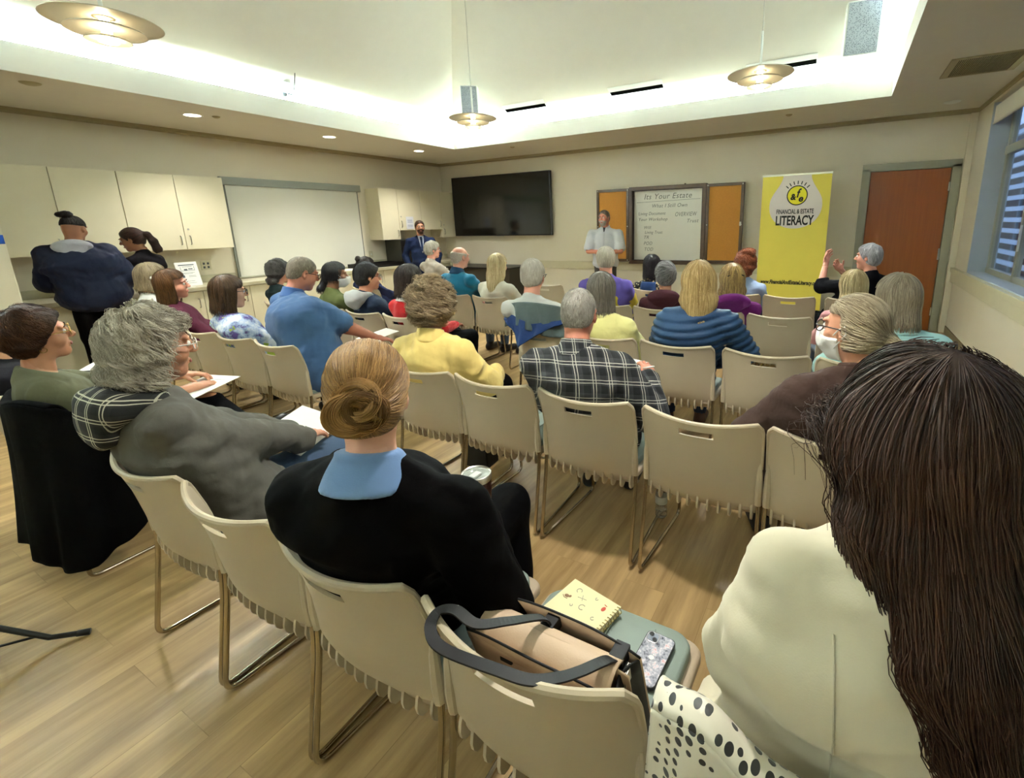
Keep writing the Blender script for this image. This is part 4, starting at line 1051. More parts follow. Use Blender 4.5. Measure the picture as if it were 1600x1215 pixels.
    for K_, A_, T_, s_ in zip(K, A, toes, (1, -1)):
        f = Fld(np.minimum(A_, T_)-.10, np.maximum(A_, T_)+.11, .008); a0 = A_-(0, .035, .035)
        f.rc(a0, T_, .037, .036, .02, 1.12); f.rc(A_+(0, 0, .03), A_-(0, .01, .03), .042, .040, .02); f.rc(a0+(0, 0, -.02), T_+(0, .02, -.012), .034, .030, .01, 1.25)
        if not ankles: f.plane((0, 0, -1), -.004, .003)
        V, Q = f.mesh(); fastmesh('shoe', V, Q, shoes or SHOE, root)
    # --- hair
    if hair:
        st, dk, lt, o = hair; HM = hairmat('hair_%s_%s' % (dk, lt), dk, lt, o.get('rough', .42))
        f = hair_field(st, min(hh, .006), o); V, Q = f.mesh()
        tn = np.full(len(V), .22)+rng.random(len(V))*.15
        n_ = int(nhair*o.get('dens', 1)); ws, qs, ts = strands(f, V, n_, hlen[0], hlen[1], flow_for(st, o), hw, o.get('lift', .003), o.get('curl', 0), o.get('cf', 140), seed=int(abs(x)*50+y*9), jit=o.get('jit', .22), grav=o.get('grav', 0), free=(-o['len']+.020 if st in ('bob', 'long') and 'to' not in o and not o.get('chain') else None))
        fastmesh('hair', np.concatenate([V, ws]), np.concatenate([Q, qs+len(V)]), HM, root, np.concatenate([tn, ts]), xform=Th)
    # --- face and accessories
    if face or glasses:
        if face:
            for s_ in (-1, 1):
                e_ = mk('eye', xf(ell((0, 0, 0), (.0115, .0115, .0115), 14, 8), Matrix.Translation(Vector(Hd+Rh@np.array([s_*.031, .081, .012])))), EYEW, root, smooth=True)
                mk('iris', (((np.array(ell((s_*.031, .0905, .012), (.0055, .003, .0055), 12, 6)[0]))@Rh.T+Hd).tolist(), ell((0, 0, 0), (1, 1, 1), 12, 6)[1]), IRIS, e_, smooth=True)
                bt = tube([(s_*.014, .093, .031), (s_*.030, .093, .036), (s_*.048, .083, .032)], [.003, .0038, .0022], 8, .6); mk('eyebrow', (((np.array(bt[0]))@Rh.T+Hd).tolist(), bt[1]), BROW, root, smooth=True)
        if glasses: add_glasses(root, Th, {'black': GLASS, 'gold': GOLDF, 'clear': CLEARF}[glasses])
    if face: 
        lp = ell((0, .092, -.0555), (.021, .0045, .0075), 16, 8); mk('lips', ((np.array(lp[0])@Rh.T+Hd).tolist(), lp[1]), mat('lips', '#a8655a', .45, var=0), root, smooth=True)
    if beard:
        f = head_field(hh, female, jaw, beard=True); f.F -= .0035
        X = f.ax[0][:, None, None]; Y = f.ax[1][None, :, None]; Z = f.ax[2][None, None, :]
        d = np.minimum(np.minimum(-.030-.25*np.maximum(0, np.abs(X)-.02)-Z, Y-.035), Z+.135); d = np.where((np.abs(X) < .020) & (Z > -.066) & (Z < -.047), -.01, d)
        f.cut((slice(None),)*3, d+0*f.F, .004); V, Q = f.mesh()
        ws, qs, ts = strands(f, V, 500, 4, .004, lambda P_: np.array([0, .2, -1.])+0*P_, .0012, .002)
        fastmesh('beard', np.concatenate([V, ws]), np.concatenate([Q, qs+len(V)]), hairmat('beard_%s' % beard[0], *beard), root, np.concatenate([np.full(len(V), .3), ts]), xform=Th)
    if mask:
        f = head_field(min(hh, .005), female, jaw); f.F -= .008; f.el((0, .085, -.045), (.045, .045, .048), .02)
        X = f.ax[0][:, None, None]; Y = f.ax[1][None, :, None]; Z = f.ax[2][None, None, :]
        d = np.minimum(np.minimum(-.002-.35*np.abs(X)-Z, Y-.02), Z+.115-.15*np.abs(X)); f.cut((slice(None),)*3, d+0*f.F, .004); V, Q = f.mesh()
        mo = fastmesh('face_mask', V, Q, MASKM, root, xform=Th)
        gs = [tube([(s_*.056, .045, -.022), (s_*.078, .012, .010), (s_*.086, -.014, .026), (s_*.088, -.020, .0), (s_*.070, .03, -.06)], .0025 if mask is True else .004, 6) for s_ in (-1, 1)]
        if mask == 'band': gs += [tube([(.086*math.sin(a), -.012-.100*math.cos(a), .0+.030*math.cos(a)-.0) for a in np.linspace(-1.5, 1.5, 20)], .004, 6)]
        for g in gs: mk('mask_strap', ((np.array(g[0])@Rh.T+Hd).tolist(), g[1]), MASKM, mo, smooth=True)
    if earring:
        for s_ in (-1, 1):
            c_ = np.array([s_*.082, .002, -.048]); g = tube([c_+np.array([0, .011*math.sin(a), .011*math.cos(a)]) for a in np.linspace(0, 2*PI, 17)], .0018, 6)
            mk('earring', ((np.array(g[0])@Rh.T+Hd).tolist(), g[1]), GOLDF, root, smooth=True)
    if cap:
        f = Fld((-.12, -.14, .0), (.12, .19, .16), .005); f.el((0, -.012, .046), (.089, .110, .092), .01); f.plane((0, .12, -1), -.045, .004); f.el((0, .115, .058), (.062, .055, .006), .01, rot3(0, 14)); f.el((0, -.012, .139), (.008, .008, .005), .003)
        V, Q = f.mesh(); fastmesh('cap', V, Q, cap, root, xform=Th)
    if hood:
        f = Fld(N+(-.22, -.26, -.24), N+(.22, .12, .12), h*.9)
        f.rc(N+(-.075, .02, -.015), N+(-.085, -.055, -.02), .036, .040, .02); f.rc(N+(.075, .02, -.015), N+(.085, -.055, -.02), .036, .040, .02)
        f.el(N+(0, -.098, -.020), (.145, .066, .070), .03); f.el(N+(0, -.120, -.085), (.105, .055, .075), .04); f.cel(N+(0, .010, .045), (.072, .085, .085), .02)
        if not stand: chair_cut(f)
        f.wrinkle(.007, 38, 5); V, Q = f.mesh(); fastmesh('hood', V, Q, hood, root)
    if collar:
        f = Fld(N+(-.20, -.19, -.12), N+(.20, .18, .10), h*.7)
        f.rc(N+(0, -.004, -.020*cs*cs), N+(0, .002, .034), .084*cs, .064, .01, 1.10); nc = nrm([0, .30, 1.]); f.plane(nc, nc@(N+np.array([0, .0, .040])), .006)
        nb_ = nrm([0, -.25, -1.]); f.plane(nb_, nb_@(N+np.array([0, 0, -.040*cs])), .005)
        f.cel(N+(0, .13, -.0), (.020, .085, .10), .004)
        V, Q = f.mesh(); fastmesh('collar', V, Q, collar, root)
    return dict(root=root, N=N, P=P, C=C, W=(wr, wl), E=(Er, El), K=K, A=A, H=Hd, Rh=Rh, S=(Sr, Sl), top=top)

from mathutils.bvhtree import BVHTree
def patch(name, d, quad, m, front=True, off=.004, nu=8, nv=20, th=.002):
    """a thin piece of cloth laid on the front (or back) of a garment; quad = four (x, z) corners in order"""
    o = d['top']; bv = BVHTree.FromPolygons([v.co for v in o.data.vertices], [p.vertices for p in o.data.polygons]); s_ = 1 if front else -1
    q = [np.array(p, float) for p in quad]; V = []
    for i in range(nu):
        for j in range(nv):
            u, v_ = i/(nu-1), j/(nv-1); p = (1-u)*((1-v_)*q[0]+v_*q[3])+u*((1-v_)*q[1]+v_*q[2])
            r = bv.ray_cast(Vector((p[0], s_*2, p[1])), Vector((0, -s_, 0)))[0]; y = (r.y if r else V[-1][1]-s_*off if V else 0)
            V.append((p[0], y+s_*off, p[1]))
    F = [(i*nv+j, (i+1)*nv+j, (i+1)*nv+j+1, i*nv+j+1) for i in range(nu-1) for j in range(nv-1)]
    return mk(name, (V, F), m, d['root'], smooth=True, solid=th)
# ------------------------------------------------------------------ who sits where
c_ = cloth
BLKP = c_('trousers_black', '#070708'); NAVP = c_('trousers_navy', '#1e2636'); JEAN = c_('denim_blue', '#52667f'); JEAND = c_('denim_dark', '#2a3a55'); GRYP = c_('trousers_grey', '#3e3c38')
G1, G2 = '#7d7362', '#d8d0bd'   # grey hair
people = {}
import time as _t; _t0 = _t.time()
def pp(key, *a, **k): people[key] = person(*a, **k)
# nearest row
pp('bun', -.985, .57, (-.93, .67, 1.170), 'woman with a golden-brown messy bun in a black cardigan over light blue collar',
   ('short', '#6b4a28', '#c79a5c', dict(off=.012, to=(0.0, -.125, -.015), nape=.10, jit=.10, blobs=[((0, -.112, -.008), (.040, .030, .038))], lump=.002, lf=80)),
   c_('cardigan_black', '#030202', fold=.15), BLKP, yaw=20, hy=44, hp=12, sw=.190, b=1.24, h=.009, hh=.0045, nhair=8000, hw=.0010, hlen=(14, .008), wr=(.27, .0, .24), er=(.5, -1, -.3), curlr=.75, palm_r=(1, .3, .25), grip_r=.5, knees=((.22, .38, .02), (.0, .44, -.02)), ankles=((.30, .42, .085), (.02, .52, .085)), collar=c_('collar_lightblue', '#6e8cb6', fold=.2), cs=1.16, skin='fair', earring=False, loose=.010, hem=-.06, fold=.007, glasses=None)
pp('hoodie', -1.99, .57, (-2.01, .67, 1.176), 'grey-haired woman in a grey hoodie with a plaid hood, reading papers on her lap',
   ('bob', '#857861', '#efe7d2', dict(off=.022, len=.105, wd=.96, lump=.008, lf=48, curl=.010, cf=80, lift=.006, jit=.6, fr=-.045, hl=.02, open=1)),
   c_('hoodie_grey', '#5a574f', fold=.35), JEAN, yaw=-6, hy=-12, hp=6, hr=4, sw=.175, b=1.10, h=.009, hh=.0045, nhair=7000, hw=.0011, hlen=(11, .008), wr=(-.04, .36, .11), wl=(-.17, .33, .11), glasses='clear', face=True, earring=True, hem=-.10, hood=plaid('hood_plaid', '#23231f', '#0e0e0d', '#b9b39e', .062, .0036), fold=.011, loose=.012, skin='tan', knees=((.13, .47, -.02), (-.12, .47, -.02)))
pp('olive', -3.15, .57, (-3.20, .67, 1.102), 'woman with short dark brown hair in an olive green top, legs crossed, at far left',
   ('curly', '#2a170e', '#5d3a22', dict(off=.024, nape=.09, lump=.008, lf=40, curl=.005, cf=90, jit=.4, hl=.01, blobs=[((0, -.03, .10), (.07, .09, .04))])),
   c_('top_olive', '#57563f', fold=.3), BLKP, yaw=-8, hy=-14, hp=-4, hr=6, sw=.17, b=1.02, h=.009, hh=.0045, nhair=6000, hw=.0013, hlen=(10, .007), wr=(.10, .34, .20), wl=(-.06, .36, .24), face=True, glasses='gold', earring=True, skin='tan', knees=((.10, .40, .10), (-.08, .46, -.03)), ankles=((.437, .70, .50), (-.10, .62, .085)), toes_=((.60, .78, .60), (-.12, .76, .04)), neckcut=.078, curll=.5)
pp('left', -3.66, .57, (-3.78, .67, 1.064), 'bald person in dark charcoal at the far left edge, mostly out of frame', ('fringe', '#4a4038', '#8a7d6c', dict(off=.008)),
   c_('sweater_charcoal', '#26252a'), GRYP, yaw=-5, sw=.19, b=1.1, h=.013, skin='tan', wr=(.10, .30, .16), wl=(-.02, .30, .16))
pp('dark', .045, .57, (.115, .70, 1.245), 'woman with very long dark brown hair in a cream blazer, nearest on the right',
   ('long', '#1d1009', '#4b2f1f', dict(off=.024, len=.62, xr=.12, back=.16, jit=.07, curl=.013, cf=20, lump=.008, lf=30, lift=.006, rough=.6, fr=-.02,
      chain=[((.018, -.055, -.09), .084), ((.052, -.100, -.18), .075), ((.085, -.128, -.28), .066), ((.103, -.138, -.38), .054), ((.105, -.138, -.48), .036)], blobs=[((-.075, -.03, -.10), (.030, .035, .05))])),
   c_('blazer_cream', '#d6cdb2', fold=.18, fs=5), c_('trousers_cream', '#cfc6ab'), yaw=4, hy=24, hp=6, sw=.152, b=1.02, h=.008, hh=.005, pz=.57, wl=(-.10, .20, .16), wr=(.12, .30, .12), el=(-.45, -.5, -1), fold=.009, hem=-.13, loose=.008, skin='fair', nhair=12000, hw=.0011, hlen=(32, .018), nk=-.05)
# second row
pp('plaid', -.965, 1.75, (-1.06, 1.91, 1.134), 'grey-haired man in a black and white plaid flannel shirt holding paper and pen',
   ('short', '#5e574c', '#c9c3b6', dict(off=.005, nape=.075, jit=.5, lift=.002)), plaid('flannel_plaid', '#3a3b3d', '#111214', '#c8c2b4', .082, .0032), JEAND, yaw=14, hy=16, hp=14, sw=.200, b=1.22, h=.009, hh=.005, female=False, jaw=1.08, nhair=2600, hw=.0011, hlen=(4, .006), glasses='black', wr=(.26, .12, .25), el=None, er=(.6, -.6, -1), palm_r=(.5, -.4, .8), curlr=.6, collar=plaid('flannel_collar', '#3a3b3d', '#15161a', '#b8b4a8', .06, .003), skin='ruddy', hem=-.05, fold=.006, loose=.010)
pp('yellow', -1.985, 1.75, (-1.95, 1.87, 1.120), 'woman with curly brown-grey hair in a yellow button shirt',
   ('curly', '#6b573d', '#cdb48e', dict(off=.036, lump=.014, lf=48, curl=.013, cf=110, lift=.010, jit=.8, nape=.105)), c_('shirt_yellow', '#e9cd7c', fold=.45, fs=7), BLKP, yaw=8, hy=14, sw=.18, b=1.15, h=.009, hh=.0055, nhair=5200, hw=.0014, hlen=(9, .007), collar=c_('collar_yellow', '#e9cd7c'), fold=.008, loose=.014, wr=(.20, .26, .10), skin='tan')
pp('mask', .06, 1.75, (.06, 1.87, 1.168), 'woman with a low grey-blond ponytail, glasses and white face mask in a brown jacket',
   ('bob', '#6b5a42', '#cdbd9c', dict(off=.008, len=.06, fr=-.025, open=1, to=(0, -.16, -.03), jit=.12, tail=[(0, -.115, -.02), (0, -.14, -.05), (0, -.14, -.10)], tr=[.022, .026, .014])), c_('jacket_brown', '#3c2a23', fold=.4), BLKP, yaw=18, hy=62, hp=2, sw=.185, b=1.18, h=.009, hh=.005, nhair=2800, hw=.0014, hlen=(13, .008), mask=True, glasses='black', face=True, collar=c_('collar_brown', '#412e26'), skin='tan', wl=(-.16, .22, .12), el=(-1, -.4, -.7), fold=.008, loose=.014)
pp('polo', -3.35, 1.75, (-3.50, 2.11, 1.231), 'large grey-haired man in a blue polo shirt leaning forward over papers',
   ('short', '#5d5246', '#b3a690', dict(off=.004, nape=.06, jit=.5, lift=.0015)), c_('polo_blue', '#416089', fold=.35, fs=7), c_('shorts_navy', '#22334a'), yaw=-8, hy=-16, hp=20, sw=.22, b=1.42, h=.010, hh=.0055, female=False, jaw=1.1, nhair=1800, hw=.0012, hlen=(4, .006), glasses='black', long_sleeve=False, wr=(.10, .50, .12), wl=(-.10, .50, .12), py=.25, collar=c_('polo_collar', '#44659a'), skin='ruddy', fold=.007, loose=.010)
TD = NT('tie_dye'); co_ = TD.coord('Object'); n_1 = TD.noise(co_, 9, 5, .7); n_2 = TD.noise(co_, 5, 4, .7)
r_ = TD.node('ShaderNodeValToRGB'); TD.l.new(n_1, r_.inputs[0]); e_ = r_.color_ramp.elements; e_[0].position = .40; e_[0].color = (*lin('#5b4a8c'), 1); e_[1].position = .58; e_[1].color = (*lin('#dfe6ea'), 1); e2_ = e_.new(.48); e2_.color = (*lin('#9fb6d6'), 1)
TD.base(TD.mix(TD.math('GREATER_THAN', n_2, .60), r_.outputs[0], lin('#a9bf4a'))); TD.set(Roughness=.9)
pp('tie', -3.85, 1.75, (-4.02, 1.85, 1.100), 'woman with a brown bob and glasses in a purple and blue tie-dye shirt',
   ('bob', '#2e1f14', '#6b4d32', dict(off=.018, len=.125, wd=.98, bangs=1, jit=.12)), TD.m, BLKP, yaw=-8, hy=-18, hp=4, sw=.175, b=1.12, h=.011, hh=.0055, nhair=2200, hw=.002, hlen=(16, .010), glasses='black', face=True, skin='fair')
pp('maroonw', -4.85, 1.75, (-4.93, 1.86, 1.12), 'woman with brown hair and a hair clip in a maroon top, face turned right',
   ('bob', '#35200f', '#7c5630', dict(off=.018, len=.15, wd=.98, fr=-.005, jit=.12)), c_('top_maroon', '#4b1a2c'), BLKP, yaw=-14, hy=-36, hp=0, hr=8, sw=.18, b=1.12, h=.012, hh=.006, nhair=1800, hw=.002, hlen=(14, .010), face=True, skin='pink')
pp('grayw', -5.42, 1.75, (-5.30, 1.87, 1.165), 'person with grey-blond hair in a white shirt behind the maroon top woman', ('bob', '#6d6048', '#b7a582', dict(off=.018, len=.11, jit=.2)), c_('shirt_white', '#dcdcd6'), GRYP, yaw=-10, hy=-20, sw=.17, h=.013, nhair=900, hw=.0026, skin='tan')
# third row
pp('mint', .17, 2.82, (.27, 2.94, 1.130), 'woman with a grey-brown bob in a mint fleece at the right end', ('bob', '#6e614d', '#b9aa8d', dict(off=.020, len=.135, wd=1.0, jit=.12)), c_('fleece_mint', '#a4cfc9', fold=.3), GRYP, yaw=14, hy=32, hp=4, sw=.19, b=1.2, h=.011, hh=.0055, nhair=2200, hw=.002, hlen=(16, .010), collar=c_('collar_mint', '#a9d4ce'), skin='tan', loose=.008)
pp('puffer', -.875, 2.82, (-.78, 2.96, 1.172), 'woman with shoulder-length blonde hair in a quilted blue puffer jacket', ('long', '#8a6a35', '#e0c488', dict(off=.022, len=.24, wd=1.02, jit=.16, lump=.004, lf=40, back=.03)), c_('puffer_blue', '#2c4665', rough=.5, fold=.2), JEAND, yaw=10, hy=24, sw=.185, b=1.16, h=.010, hh=.006, nhair=2600, hw=.0022, hlen=(20, .012), puff=.014, loose=.014, fold=.003, shoes=SHOEB, skin='fair', hem=-.08, wr=(.24, .12, .06), er=(1, -.1, -.2))
pp('lemon', -1.385, 2.82, (-1.45, 2.94, 1.090), 'person with a dark grey bob in a lemon yellow shirt', ('bob', '#47423a', '#8c8474', dict(off=.020, len=.14, wd=.98, jit=.14)), c_('shirt_lemon', '#e3dc92', fold=.4), GRYP, yaw=8, hy=24, sw=.18, b=1.1, h=.011, hh=.006, nhair=1800, hw=.002, hlen=(16, .010), collar=c_('collar_lemon', '#e6df98'), fold=.006, loose=.010)
pp('white', -1.885, 2.82, (-2.00, 2.92, 1.176), 'white-haired man in a light grey shirt with a blue jacket hung behind him', ('short', '#b5aa98', '#efe9dc', dict(off=.012, nape=.10, jit=.3, lump=.003, lf=60)), c_('shirt_lightgrey', '#b9bab4'), GRYP, yaw=6, hy=12, hp=6, sw=.195, b=1.1, h=.011, hh=.0055, female=False, nhair=2200, hw=.0016, hlen=(7, .007), glasses='black', skin='pink')
pp('redj', -3.34, 2.82, (-3.30, 2.92, 1.100), 'person with a dark brown bob in a red track jacket with white stripes', ('bob', '#241814', '#4a3a32', dict(off=.026, len=.12, wd=.98, jit=.2)), c_('jacket_red', '#b01519', fold=.3), BLKP, yaw=-8, hy=-10, sw=.175, b=1.05, h=.011, hh=.006, nhair=1800, hw=.0022, hlen=(14, .010), collar=c_('collar_white', '#e4ded4'), skin='brown')
pp('hood', -3.85, 2.82, (-3.84, 2.92, 1.109), 'black-haired person with glasses, light grey hood and navy sweatshirt', ('short', '#0f0d0e', '#35302e', dict(off=.022, nape=.085, jit=.35, lump=.004, lf=50, hl=.01)), c_('sweat_navy', '#1f2c40', fold=.3), BLKP, yaw=-12, hy=-26, hp=4, sw=.185, b=1.1, h=.011, hh=.006, female=False, nhair=1800, hw=.002, hlen=(9, .008), hood=c_('hood_grey', '#b4b6b2', fold=.5), glasses='black', face=True, skin='tan')
pp('olivej', -4.35, 2.82, (-4.31, 2.92, 1.112), 'black-haired person in an olive jacket with pale mask straps round the head', ('bob', '#0e0c0d', '#2e2a2a', dict(off=.014, len=.05, jit=.12, tail=[(0, -.10, -.06), (0, -.13, -.13), (0, -.13, -.20)], tr=[.03, .034, .018], open=1, fr=-.02)), c_('jacket_olive', '#5a6138', fold=.35), BLKP, yaw=-12, hy=-30, hp=6, sw=.175, h=.012, hh=.006, nhair=1200, hw=.0022, hlen=(12, .009), mask='band', skin='brown')
pp('cap', -5.2, 2.82, (-5.25, 2.92, 1.116), 'person in a grey cap with dark curly hair below it and dark clothes', ('curly', '#2b2826', '#6c6660', dict(off=.022, lump=.008, lf=45, curl=.006, jit=.6, nape=.13, blobs=[((0, -.07, -.09), (.075, .05, .05))])), c_('jacket_dark', '#26302f'), BLKP, yaw=-6, hy=-12, sw=.17, h=.013, nhair=900, hw=.0028, cap=c_('cap_grey', '#6f6a6b', fold=.1), skin='tan')
# fourth row
pp('pink', .13, 4.0, (.09, 4.10, 1.045), 'woman with long straight blonde hair in a pink top', ('long', '#93784a', '#e6d2a2', dict(off=.014, len=.27, wd=.92, jit=.08, back=.02)), c_('top_pink', '#dd9fa2'), JEAN, yaw=12, hy=28, sw=.16, b=.95, h=.012, hh=.006, nhair=1600, hw=.0024, hlen=(20, .014), skin='fair', pz=.50)
pp('purple', -.91, 4.0, (-.80, 4.10, 1.065), 'woman with streaked blonde-brown hair and black clip in a purple hooded jacket', ('long', '#4e3822', '#d3ae6b', dict(off=.020, len=.19, wd=1.0, jit=.2, lump=.004, lf=50, back=.02)), c_('jacket_purple', '#6a1f66', fold=.3), NAVP, yaw=10, hy=30, sw=.18, b=1.1, h=.012, hh=.006, nhair=1700, hw=.0022, hlen=(16, .011), hood=c_('hood_purple', '#722170', fold=.4), skin='fair')
pp('maroonh', -1.41, 4.0, (-1.38, 4.10, 1.073), 'person with short dark hair streaked silver in a maroon hoodie', ('short', '#2a2727', '#a9a5a4', dict(off=.020, nape=.10, jit=.25, lump=.003, to=(.06, -.08, .06))), c_('hoodie_maroon', '#3f1c24', fold=.3), GRYP, yaw=8, hy=24, sw=.18, h=.012, hh=.006, nhair=1500, hw=.0022, hlen=(9, .009), hood=c_('hood_maroon', '#46202a', fold=.4), skin='tan')
LK = NT('purple_tee'); n_3 = LK.noise(LK.coord('Object'), 4, 3); LK.base(LK.mix(LK.math('GREATER_THAN', n_3, .54), lin('#6455a8'), lin('#cdb83a'))); LK.set(Roughness=.9)
pp('lakers', -1.915, 4.0, (-1.97, 4.10, 1.205), 'man with white hair thinning at the crown in a purple and yellow shirt', ('short', '#b9ad98', '#f0e8d6', dict(off=.014, nape=.10, jit=.2, whorl=(0, -.06, .09))), LK.m, GRYP, yaw=6, hy=24, hp=10, sw=.205, b=1.15, h=.012, hh=.006, female=False, nhair=1600, hw=.0022, hlen=(8, .008), skin='pink')
pp('blondw', -3.33, 4.0, (-3.26, 4.10, 1.128), 'woman with long pale blonde hair in an off-white shirt', ('long', '#b59a68', '#f0e0b4', dict(off=.018, len=.26, wd=.98, jit=.10, back=.03)), c_('shirt_offwhite', '#d5d0bd', fold=.45), JEAN, yaw=-4, hy=-8, sw=.185, b=1.1, h=.012, hh=.006, nhair=1700, hw=.0024, hlen=(20, .013), skin='fair', fold=.006)
pp('teal', -3.85, 4.0, (-3.79, 4.10, 1.205), 'bald man in a teal blue fleece', ('fringe', '#9b8f80', '#cfc5b5', dict(off=.004)), c_('fleece_teal', '#12607c', fold=.2), JEAN, yaw=-8, hy=-16, hp=4, sw=.21, b=1.2, h=.012, hh=.006, female=False, nhair=900, hw=.0016, hlen=(4, .006), collar=c_('collar_navy', '#1c3a55'), skin='pink')
pp('navyb', -5.35, 4.0, (-5.40, 4.10, 1.062), 'person with dark hair tied back in a navy top, mostly hidden behind the grey hood', ('short', '#1d1815', '#4a3d33', dict(off=.016, nape=.09, blobs=[((0, -.10, .10), (.04, .035, .04)), ((0, -.125, .02), (.03, .03, .03))], lump=.004)), c_('top_navy', '#1c2444'), NAVP, yaw=-10, hy=-20, sw=.19, b=1.1, h=.013, nhair=900, hw=.0026, skin='tan', wr=(.30, .10, .12), er=(1, -.3, -.1))
# front row
pp('black', .14, 5.1, (.22, 5.28, 1.182), 'person with short silver hair in a black top raising both hands', ('short', '#77757a', '#d5d4d6', dict(off=.014, nape=.08, jit=.25, lump=.003)), c_('top_black', '#101013'), BLKP, yaw=40, hy=74, hp=0, sw=.18, b=1.1, h=.012, hh=.006, nhair=1600, hw=.0022, hlen=(8, .009), face=True, skin='pink', wl=(-.06, .14, .575), wr=(.08, .10, .51), el=(-.8, .3, -1), er=(.8, .2, -1), palm_l=(0, .9, .2), palm_r=(0, .9, .2), curlr=.5, curll=.5)
pp('red', -.94, 5.1, (-.88, 5.20, 1.094), 'woman with big curly red-brown hair clipped up in a light blue top', ('curly', '#5e2812', '#a85f38', dict(off=.030, lump=.010, lf=40, curl=.008, cf=80, jit=.6, nape=.13, blobs=[((.02, -.06, .12), (.07, .06, .05)), ((.01, -.09, -.05), (.07, .05, .07))])), c_('top_lightblue', '#9fb4d2'), NAVP, hy=6, sw=.17, h=.012, hh=.006, nhair=1800, hw=.003, hlen=(9, .009), skin='fair')
FL = NT('floral_blouse'); vv = FL.node('ShaderNodeTexVoronoi'); FL.l.new(FL.coord('Object'), vv.inputs['Vector']); vv.inputs['Scale'].default_value = 38
FL.base(FL.mix(FL.math('LESS_THAN', vv.outputs[0], .36), lin('#14120f'), lin('#c9b48a'))); FL.set(Roughness=.85)
pp('vest', -1.87, 5.1, (-1.91, 5.20, 1.058), 'woman with a sleek black bob in a floral blouse and blue vest', ('bob', '#0d0a0c', '#2a2124', dict(off=.020, len=.12, wd=.98, jit=.06)), FL.m, NAVP, hy=6, sw=.165, b=.98, h=.012, hh=.006, nhair=1300, hw=.0022, hlen=(16, .010), skin='tan', wl=(-.30, .2, .10), el=(-1, -.3, -.3))
pp('taupe', -5.25, 5.1, (-5.33, 5.20, 1.215), 'man with bushy grey hair and glasses in a taupe shirt', ('short', '#8b8472', '#dcd8c9', dict(off=.022, nape=.10, jit=.4, lump=.004)), c_('shirt_taupe', '#9c9384', fold=.4), GRYP, yaw=-14, hy=-36, sw=.205, b=1.15, h=.012, hh=.006, female=False, nhair=1300, hw=.0024, hlen=(8, .008), glasses='black', face=True, skin='pink', fold=.006)
# standing
pp('navy', -6.55, 1.85, (-6.55, 1.80, 1.60), 'person with shaved sides and a dark topknot standing in a navy windbreaker', ('topknot', '#15100d', '#2e241d', dict(off=.006, hl=.0, nape=-.03, dens=1, blobs=[((0, -.075, .125), (.045, .04, .032)), ((-.03, -.10, .12), (.035, .03, .022))])), c_('windbreaker_navy', '#141b33', rough=.6, fold=.3), BLKP, yaw=66, hy=40, hp=10, sw=.20, b=1.28, h=.011, hh=.006, stand=.98, female=False, nhair=1300, hw=.0022, hlen=(8, .009), hood=c_('hood_lightgrey', '#a5a5ad', fold=.4), wr=(.20, .26, .06), wl=(-.20, .26, .06), hem=-.10, loose=.03, fold=.008, skin='brown')
pp('pony', -6.72, 2.40, (-6.77, 2.285, 1.479), 'woman with a long dark ponytail in a black top leaning over the counter', ('short', '#1c110d', '#4a2a22', dict(off=.010, nape=.06, jit=.06, to=(0, -.12, .05), tail=[(0, -.105, .045), (0, -.145, .02), (0, -.165, -.06), (.0, -.165, -.15), (0, -.155, -.23)], tr=[.018, .026, .034, .036, .016])), c_('top_black2', '#141114'), BLKP, yaw=118, hy=146, hp=14, sw=.165, b=.92, h=.011, hh=.005, stand=.95, nhair=1800, hw=.0016, hlen=(13, .009), face=True, skin='brown', wr=(.16, .34, .08), wl=(-.10, .34, .06))
pp('suit', -6.75, 6.35, (-6.78, 6.35, 1.545), 'man with short brown hair and goatee in a navy suit standing by the cabinets', ('short', '#33241a', '#5d4632', dict(off=.007, hl=.012, nape=.08, jit=.3)), c_('suit_navy', '#1a2747', fold=.2), c_('suit_trousers', '#18213c'), yaw=-128, hy=-124, hp=0, sw=.20, b=1.14, h=.011, hh=.005, stand=.93, female=False, nhair=1200, hw=.0016, hlen=(5, .006), face=True, beard=('#3a2418', '#6d4730'), skin='tan', hem=-.12, glasses=None, wr=(.235, .03, -.10), wl=(-.235, .03, -.10))
SH = c_('shirt_palegrey', '#c4c6c8', fold=.3)
pp('presenter', -3.32, 6.9, (-3.32, 6.86, 1.625), 'grey-haired bearded man in a pale short-sleeved shirt standing and speaking at the front', ('short', '#57493c', '#9c8f80', dict(off=.006, hl=.012, nape=.08, jit=.3)), SH, c_('slacks_grey', '#4a463f'), yaw=194, hy=180, hp=2, sw=.21, b=1.10, h=.010, hh=.005, stand=.95, female=False, nhair=1400, hw=.0016, hlen=(5, .006), face=True, beard=('#8d8377', '#d6cfc4'), long_sleeve=False, skin='ruddy', collar=SH, wr=(.04, .24, .17), wl=(-.05, .24, .15), pole=(1, -.5, -.3), hem=-.05, curlr=.5, curll=.5, loose=.012)
print('people built', _t.time()-_t0)

